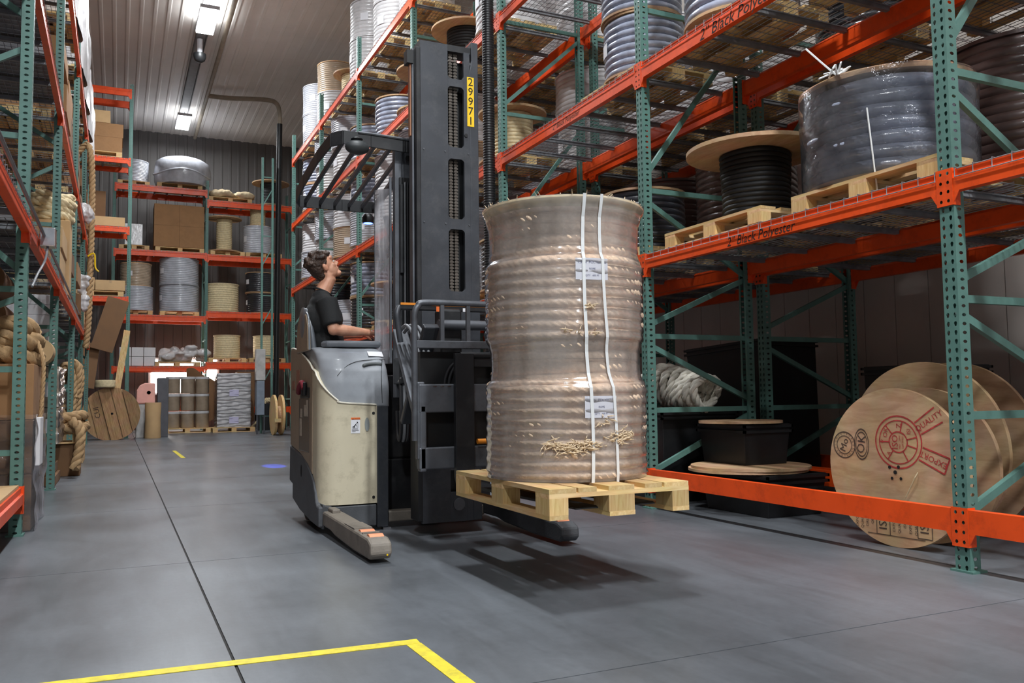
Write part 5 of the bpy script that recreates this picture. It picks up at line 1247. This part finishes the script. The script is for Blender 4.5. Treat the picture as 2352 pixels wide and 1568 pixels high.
# rope bundle leaning in the third bay and the rope hanging from the shelf
t = thing('rope_bundle', 'brown rope hank standing upright behind the hawser', 'rope', (-.85, 15.6, .5))
for k in range(7):
    P = [(-.76+(.10+.03*(k % 3))*cos(a)+.10*sin(a)*(k % 2), 15.7+.075*k+.05*sin(a), 1.14+(.46+.05*(k % 2))*sin(a)-.06*cos(a)) for a in [2*pi*j/60 for j in range(60)]]
    rope_mb(P, .06, True, pitch=.30).build('rope_turn', M_ROPET, t, smooth=60)
carton('crate under the standing brown rope hank', -1.3, -.5, 15.5, 16.5, .002, .56, M_CARDL, seam=False, name='crate', cat='crate')
t = thing('hanging_rope', 'thick pale rope hanging down the left rack near its far end', 'rope', (-.50, 17.6, 2.3))
rope_mb(smoothpath([(-.75, 17.7, 5.70), (-.60, 17.65, 5.85), (-.53, 17.6, 5.6), (-.50, 17.6, 5.0), (-.50, 17.6, 4.0), (-.51, 17.6, 3.2), (-.52, 17.6, 2.6), (-.54, 17.6, 2.2), (-.56, 17.6, 2.0)], 22), .058, pitch=.28).build('rope', M_ROPET, t, smooth=60)
for k, z in enumerate((4.5, 3.05)):
    q = MB(); r9 = random.Random(k)
    for i in range(16): q.ell((-.58+r9.uniform(-.09, .06), 17.6+r9.uniform(-.06, .06), z+r9.uniform(-1, 1)*(.28 if k else .11)), r9.uniform(.04, .10), .08, r9.uniform(.05, .14), 8, 6)
    remesh(q, 'film_wrap', M_WRAPW, .02, 3, t, tex=(.06, .05))
MB().tube(smoothpath([(-.55, 17.52, 3.7), (-.44, 17.5, 3.75), (-.42, 17.5, 3.5), (-.36, 17.5, 3.42)], 5), .015, 6).build('yellow_cord', M_YELLOW, t)
# shelf goods in the left rack
rk = random.Random(21)
LB = {0: 'nearest', 1: 'second', 2: 'third', 3: 'fourth', 4: 'farthest'}
for b in range(5):
    y0, y1 = LYW[b], LYW[b+1]
    for l, z in ((1, 2.43), (2, 4.43), (3, 6.46)):
        for k in (0, 1):
            yc = y0+(y1-y0)*(.27+.46*k); wh = f'{LV[l]} {("nearer", "farther")[k]} half, {LB[b]} bay of left rack'
            if l == 3 and b >= 2:
                pallet(f'wooden pallet, {wh}', (-1.15, yc, z), pi/2, (1.2, 1.0), False)
                h = rk.uniform(1.4, 1.9) if b < 4 else 1.3
                t = thing('wrapped_stack', f'white film-wrapped stack, {wh}', 'pallet load', (-1.12, yc, z+.146), group='wrapped stacks in the left rack')
                MB().grid(lambda u, v: (-1.12+(.50+.02*sin(9*v+3*u*6.28))*max(-1, min(1, 1.35*cos(2*pi*u)))*(1.04 if v < .9 else .97), yc+.52*max(-1, min(1, 1.35*sin(2*pi*u))), z+.146+h*v), 40, 10, True).build('film', M_WRAPW, t, smooth=60)
                MB().box(-1.58, -.66, yc-.48, yc+.48, z+.15, z+.146+h-.01).build('goods', M_CARDD, t)
                continue
            if b < 2:
                for i in range(3):
                    carton(f'grey steel sheet, {["lowest", "second", "top"][i]} of the pile, {wh}', -1.72, -.70-.04*i, yc-.72, yc+.72-.05*i, z+.004+.075*i, z+.072+.075*i, mat('grey_panel', srgb(112, 110, 112), .5, metal=.2), seam=False, name='steel_sheet', cat='sheet', group='grey steel sheets on the left rack')
                continue
            pallet(f'wooden pallet, {wh}', (-1.2, yc, z), pi/2, (1.2, .8), b == 2)
            n = rk.choice((2, 3, 3)); zz = z+.146
            for i in range(n):
                h = rk.uniform(.22, .42); m = rk.choice((M_CARD, M_CARDD, M_CARD, M_CARDL)); w = rk.uniform(.80, .98)
                carton(f'{["brown", "tan", "plain"][i % 3]} carton, {["lowest", "second", "third"][i]} on its pallet, {wh}', -1.12-w/2, -1.12+w/2, yc-.55, yc+.55, zz, zz+h, m, rz=rk.uniform(-.03, .03), group='cartons on the left rack'); zz += h+.002
ropepile('pale rope coil on the first shelf of the third left bay', (-.86, 13.04, 3.45), .24, .06, 7, M_ROPEY, seed=5)
carton('tan timber crate under the pale rope coil on the left rack', -1.1, -.62, 12.76, 13.32, 2.43, 3.44, M_CARDL, seam=False, name='crate', cat='crate')
# conduit along the first-shelf beam and its junction box
t = thing('junction_box', 'grey junction box with conduit on the first left shelf beam', 'electrical box', (-.60, 8.2, 2.3))
MB().box(-.62, -.50, 8.05, 8.20, 2.31, 2.47).build('box', M_CHROME, t, bevel=.008)
MB().tube([(-.585, 4.0, 2.40), (-.585, 8.05, 2.40)], .014, 8).build('conduit', M_CHANNEL, t, smooth=50); MB().tube([(-.585, 8.2, 2.40), (-.585, 15.0, 2.40)], .014, 8).build('conduit', M_CHANNEL, t, smooth=50)
MB().tube(smoothpath([(-.56, 8.1, 2.31), (-.57, 8.0, 2.18), (-.60, 7.7, 2.02), (-.62, 7.52, 1.9)], 6), .010, 6).build('flexible_conduit', M_HOSEG, t, smooth=60)
# --- short cross rack goods
pallet('wooden pallet under flattened cardboard, top shelf of the short cross rack', (-.75, 25.75, 7.67), 0, (1.5, 1.0), False)
for k, (w, d, h, dx) in enumerate(((1.5, 1.0, .40, 0), (1.5, 1.0, .38, .02), (1.2, .9, .34, -.16))):
    carton(f'flattened cardboard bundle, {["lowest", "middle", "top"][k]} of the pile on the short cross rack', -.75-w/2+dx, -.75+w/2+dx, 25.75-d/2, 25.75+d/2, 7.815+.40*k, 7.815+.40*k+h, (M_CARD, M_CARD, M_CARDL)[k], seam=False, group='flattened cardboard on the short cross rack', name='cardboard_bundle')
carton('long pale board box on the second shelf of the short cross rack', -1.6, .10, 25.3, 26.1, 5.76, 6.02, M_CARDL, seam=False); carton('brown carton standing behind the long pale box', -1.4, -.4, 26.12, 26.3, 5.76, 6.9, M_CARDD)
carton('tan flat box, left of the pair on the lowest cross shelf', -1.5, -.62, 25.3, 26.2, 4.0, 4.34, M_CARDL); carton('tan flat box, right of the pair on the lowest cross shelf', -.60, .14, 25.3, 26.1, 4.0, 4.28, M_CARDL)
pallet('thin pallet under the flat tan boxes on the cross rack', (-.7, 25.75, 3.84), 0, (1.6, .9), False)
# --- wooden plank drum on edge, barrel, pink bin, leaning boards
t = thing('plank_drum', 'wooden cable drum end of broad planks standing on the far floor', 'spool', (.02, 24.3, 0), world=False); t.rotation_euler = (R(-4), R(-14), 0)
Rd = .69; xs = [-.69, -.45, -.17, .12, .38, .69]
for k in range(5):
    a, b = xs[k]+.012, xs[k+1]-.012; pts = []
    for i in range(9):
        x = a+(b-a)*i/8; pts.append((x, -(max(0, Rd**2-x*x))**.5+Rd))
    for i in range(9):
        x = b+(a-b)*i/8; pts.append((x, (max(0, Rd**2-x*x))**.5+Rd))
    yo = (-.03, 0, -.04, -.005, -.03)[k]
    MB().prism(pts, 'y', yo, yo+.05).build('plank', (M_PLY, M_PINE_Z)[k % 2] if False else wood('drum_plank', srgb(186, 148, 108), srgb(150, 112, 76), 2), t)
MB().lathe([(.001, .05), (Rd, .05), (Rd, .09), (.001, .09)], 60, (0, 0, Rd), axis='y').build('back_ring', M_PLY, t, smooth=40)
MB().lathe([(.001, -.043), (.03, -.043)], 14, (0.02, 0, Rd), axis='y').build('axle_hole', M_INK, t)
MB().merge(text_mb('CUI', .18), basis((-.31, -.005, Rd+.12), (0, 0, 1), (-1, 0, 0))).build('stencil', M_INKK, t)
MB().lathe(ridged(.35, .5, .06, .01), 40, (0, .09, Rd), axis='y').build('core', M_CARDD, t)
one(MB().lathe([(.001, 0), (.20, 0), (.205, .03), (.19, .5), (.205, .92), (.20, .95), (.001, .95)], 28, (.86, 24.65, .001)), 'fibre_tube', M_CARDL, 'tan cardboard tube standing beside the plank drum', 'tube', smooth=40)
t = thing('foam_bin', 'pink rounded foam piece beside the plank drum', 'foam', (.72, 25.1, 1.0))
MB().prism([(.45, .92), (.92, .92), (.92, 1.48), (.66, 1.48), (.54, 1.42), (.46, 1.28)], 'y', 25.0, 25.4).build('foam', M_PINK, t, bevel=.03); MB().lathe([(.001, 0), (.05, 0)], 12, (.76, 24.995, 1.22), axis='y').build('hole', M_INK, t)
one(MB().box(.98, 1.26, 25.05, 25.6, .002, 1.62), 'steel_cabinet', mat('slate_cabinet', srgb(86, 86, 92), .5), 'slate grey cabinet right of the pink foam piece', 'cabinet', bevel=.01)
one(MB().box(.45, .92, 24.98, 25.42, .002, .90), 'storage_box', M_CABINET, 'pale box under the pink foam piece', 'box', bevel=.01)
one(MB().bar((-.02, 24.75, 1.32), (.20, 25.05, 2.9), .16, .03, (0, 1, 0)), 'plank', M_PINE_Z, 'pale plank leaning behind the plank drum', 'plank')
one(MB().bar((-.42, 24.9, 2.35), (-.02, 25.12, 3.75), .55, .03, (0, 1, 0)), 'cardboard_sheet', M_CARDD, 'tall dark cardboard sheet leaning on the short cross rack', 'cardboard')
one(MB().bar((-.78, 24.85, 1.35), (-.66, 25.1, 2.55), .42, .03, (0, 1, 0)), 'cardboard_sheet', M_CARDD, 'lower dark cardboard sheet beside the left rack end', 'cardboard')
one(MB().lathe([(.001, 0), (.23, 0), (.25, .04), (.23, .09), (.25, .14), (.23, .19), (.001, .19)], 28, (-.30, 24.4, 1.36)), 'cheese_coil', M_ROPEY, 'small flat cream coil standing on the plank drum', 'rope', smooth=50)
# --- end wall rack goods (left bay)
yb = BKY+.6
pallet('pallet under the broad pale coil, top shelf of end wall rack', (1.75, yb, 7.99), 0, (1.4, 1.0), False)
t = thing('hose_coil', 'broad pale grey coil on the top shelf of end wall rack', 'coil', (1.85, yb, 8.14))
MB().lathe([(.3, 0), (.82, .0), (.88, .15), (.90, .5), (.84, .78), (.66, .9), (.3, .86)], 48, (1.85, yb, 8.135), wob=lambda r, z, a: r*(1+.02*sin(5*a+3*z))).build('coil', M_WRAPG, t, smooth=60); MB().tube([(1.85+.9*cos(a), yb+.9*sin(a), 8.5+.06*sin(3*a)) for a in [2*pi*k/40 for k in range(40)]], .03, 6, True).build('band', M_WRAPG, t, smooth=60)
slot(.36, yb, 7.99, ['grey'], 'top shelf, far left of end wall rack', rotz=0, sc=.9, dims=(.95, .8))
pallet('pallet under the big brown carton, end wall rack', (1.78, yb, 5.87), 0, (1.5, 1.0), False)
t = carton('big brown double carton on third shelf of end wall rack', .98, 2.52, BKY+.08, BKY+1.1, 6.02, 7.42, M_CARD, seam=False)
MB().box(-.005, .005, -.512, -.509, 0, 1.4).build('seam', M_CARDD, t); MB().box(-.77, .77, -.512, -.510, .70, .706).build('fold', M_CARDD, t)
t = carton('film-wrapped box left of the big brown carton, end wall rack', .12, .64, BKY+.1, BKY+1, 6.02, 6.7, M_WRAPW, seam=False); pallet('pallet under the film-wrapped box, end wall rack', (.40, yb, 5.87), 0, (.9, 1.0), False)
slot(1.80, yb, 3.77, ['grey', 'grey'], 'second shelf, left bay of end wall rack', rotz=0, sc=1.2, avail=1.74); slot(.48, yb, 3.77, ['grey', 'tan'], 'second shelf, far left of end wall rack', rotz=0, sc=1.0, avail=1.7, dims=(1.0, .8))
pallet('pallet under the loose white film heap, end wall rack', (1.75, yb, 2.11), 0, (1.4, 1.0), False)
hp_ = MB(); rk = random.Random(8)
for i in range(26): hp_.ell((1.84+max(-.45, rk.gauss(0, .32)), yb-.25+rk.gauss(0, .16), 2.36+abs(rk.gauss(0, .22))), rk.uniform(.12, .28), rk.uniform(.12, .25), rk.uniform(.07, .16), 10, 8)
t = thing('film_heap', 'heap of loose white plastic film on first shelf of end wall rack', 'plastic film', (1.72, yb, 2.255)); hp_.box(1.2, 2.2, yb-.4, yb+.3, 2.256, 2.5)
o = remesh(hp_, 'film', M_WRAPW, .04, 1, t, tex=(.15, .08))
for k in range(6): carton(f'small white carton, {["lower", "upper"][k//3]} row, {["left", "middle", "right"][k % 3]}, first shelf of end wall rack', .02+.36*(k % 3), .36+.36*(k % 3), BKY+.1, BKY+.8, 2.12+.30*(k//3), 2.41+.30*(k//3), M_WHITEBOX, seam=False, group='small white cartons on the end wall rack')
# right bay
pallet('pallet under the canvas heap, top of end wall rack', (3.35, yb, 7.67), 0, (1.4, 1.0), False)
hp_ = MB()
for i in range(16): hp_.ell((2.85+.1*i*.75, yb-.2+rk.gauss(0, .12), 7.86+rk.uniform(0, .16)*(1-.03*i)), rk.uniform(.14, .26), rk.uniform(.15, .3), rk.uniform(.08, .15), 10, 8)
t = thing('canvas_heap', 'crumpled beige canvas heap on the top of end wall rack', 'canvas', (3.4, yb, 7.815)); hp_.box(2.8, 3.8, yb-.3, yb+.2, 7.816, 7.95); remesh(hp_, 'canvas', M_CANVAS, .035, 1, t, tex=(.12, .07))
reel('plyblack', 'black spool with plywood ends at right of the canvas heap', (4.75, yb, 7.67), 0, 1.15)
pallet('pallet under the slim cream spool, end wall rack', (3.28, yb, 5.84), 0, (1.1, 1.0), False); reel('slim', RD['slim']+', third shelf of end wall rack', (3.2, yb-.1, 5.985), 0, (1.1, 1.1, 1.2))
pallet('pallet under the silver wrapped reel, end wall rack', (4.46, yb, 5.84), 0, (1.2, 1.0), False); reel('grey', 'silver wrapped reel carrying a cream rope coil, end wall rack', (4.3, yb-.1, 5.985), 0, (.95, .95, 1.2))
reel('plywhite', 'cream rope coil standing on the silver wrapped reel', (4.3, yb-.1, 6.925), 0, (.9, .9, .95))
slot(3.15, yb-.1, 3.94, ['cream'], 'second shelf, left of right bay, end wall rack', rotz=0, sc=1.2, pal=False); slot(4.4, yb, 3.94, ['black', 'black'], 'second shelf, right end of end wall rack', rotz=0, sc=1.0, pal=False)
slot(3.3, yb-.1, 2.25, ['cream'], 'first shelf, left of right bay, end wall rack', rotz=0, sc=.98); slot(4.6, yb-.1, 2.25, ['cream'], 'first shelf, right end of end wall rack', rotz=0, sc=.98)
# --- floor in front of the end rack: two wrapped pallet loads
pallet('pallet under three tiers of wrapped pails before the end rack', (1.95, 28.3, .001), 0, (1.35, 1.0), False)
for lay in range(3):
    for i in range(3):
        for j in range(1):
            x = 1.54+.42*i; z = .147+.53*lay
            t = thing('wrapped_pail', f'film-wrapped pail, {["bottom", "middle", "top"][lay]} tier, {["left", "middle", "right"][i]}, on the pallet before the end rack', 'pail', (x, 28.1, z), group='wrapped pails before the end rack')
            MB().lathe([(.19, 0), (.205, .02), (.205, .46), (.213, .47), (.213, .515), (.001, .516)], 28, (x, 28.05, z)).build('body', M_WRAPT, t, smooth=40); MB().lathe([(.214, .44), (.216, .45), (.214, .515)], 28, (x, 28.05, z)).build('lid', M_WRAPW, t, smooth=40)
pallet('pallet under the wrapped white cartons before the end rack', (3.28, 28.0, .001), 0, (1.25, 1.0), False)
for lay in range(4):
    t = carton(f'wrapped pale carton, {["bottom", "second", "third", "top"][lay]} of the stack before the end rack', 2.78, 3.78, 27.6, 28.4, .147+.42*lay, .56+.42*lay, M_WRAPW, seam=False, group='wrapped cartons before the end rack')
    film_over(t, -.5, .5, -.4, .4, .0, .41)
    if lay in (0, 2): MB().box(-.14, .14, -.425, -.421, .12, .32).build('paper_label', mat('lilac_label', srgb(196, 192, 220), .6, noise=.03), t)
t = thing('kraft_sheet', 'crumpled brown kraft paper draped behind the wrapped pails', 'paper', (2.6, 28.9, 0))
MB().grid(lambda u, v: (2.05+1.0*u+.08*sin(5*v), 28.87+.06*sin(6*u+3*v), .35+1.65*v-(.6*u*u*v)+.05*sin(9*u)), 16, 16).build('sheet', M_CARDD, t, smooth=70)
carton('printed white sack lying on low beam between the wrapped loads', 2.45, 2.95, 29.0, 29.42, .76, 1.0, M_WHITEBOX, seam=False, name='sack', cat='sack')
carton('brown carton standing behind the wrapped white cartons', 3.5, 4.05, 28.7, 29.2, .3, 1.9, M_CARDD, seam=False)
t = ropepile('pale loose rope hanging by the end of the rack', (4.55, 28.6, .9), .32, .04, 3, M_ROPEY, seed=9, sq=(.6, .4)); rope_mb(smoothpath([(4.4, 28.5, 1.0), (4.3, 28.5, .7), (4.1, 28.4, .3), (3.9, 28.4, .1)], 10), .035).build('loose_end', M_ROPEY, t, smooth=60)
carton('dark crate under the pale loose rope', 4.1, 5.0, 28.3, 28.95, .002, .86, M_BLACK, seam=False, name='crate', cat='crate')
# --- aisle end: lattice post, grey cabinet, plank drum seen edge-on
t = thing('lattice_post', 'slim green lattice frame standing at the far end of right rack', 'rack frame', (3.95, 26.0, 0))
for x in (3.86, 4.16): MB().box(x-.03, x+.03, 25.97, 26.03, 0, 8.3).build('post', M_GREEN, t)
for k in range(9): MB().bar((3.86, 26, .5+.9*k), (4.16, 26, .5+.9*k+(.55 if k % 2 else 0)), .03, .03).build('brace', M_GREEN, t)
t = thing('steel_cabinet', 'pale grey wall cabinet on legs at the far end of right rack', 'cabinet', (3.75, 25.4, 0))
MB().box(3.60, 3.86, 25.2, 25.5, 1.55, 2.45).build('door', M_CABINET, t, bevel=.01); MB().box(3.62, 3.84, 25.2, 25.5, .55, 1.53).build('lower_panel', mat('blue_grey_panel', srgb(120, 132, 146), .5), t, bevel=.01)
for x in (3.62, 3.82): MB().box(x, x+.04, 25.22, 25.26, 0, .55).build('leg', M_STEEL, t)
t = thing('wooden_drum', 'pale plank drum seen edge-on at the far end of right rack', 'spool', (4.0, 24.2, 0))
for x in (3.92, 4.12): MB().lathe([(.001, x), (.56, x), (.56, x+.06), (.001, x+.06)], 48, (0, 24.3, .561), axis='x').build('flange', M_PINE_Z, t, smooth=40)
MB().lathe([(.25, 3.98), (.25, 4.12)], 28, (0, 24.3, .561), axis='x').build('core', M_PLY, t)
MB().bar((3.88, 23.72, .42), (4.05, 23.72, .42), .1, .1).build('cross_block', M_PINE_X, t)
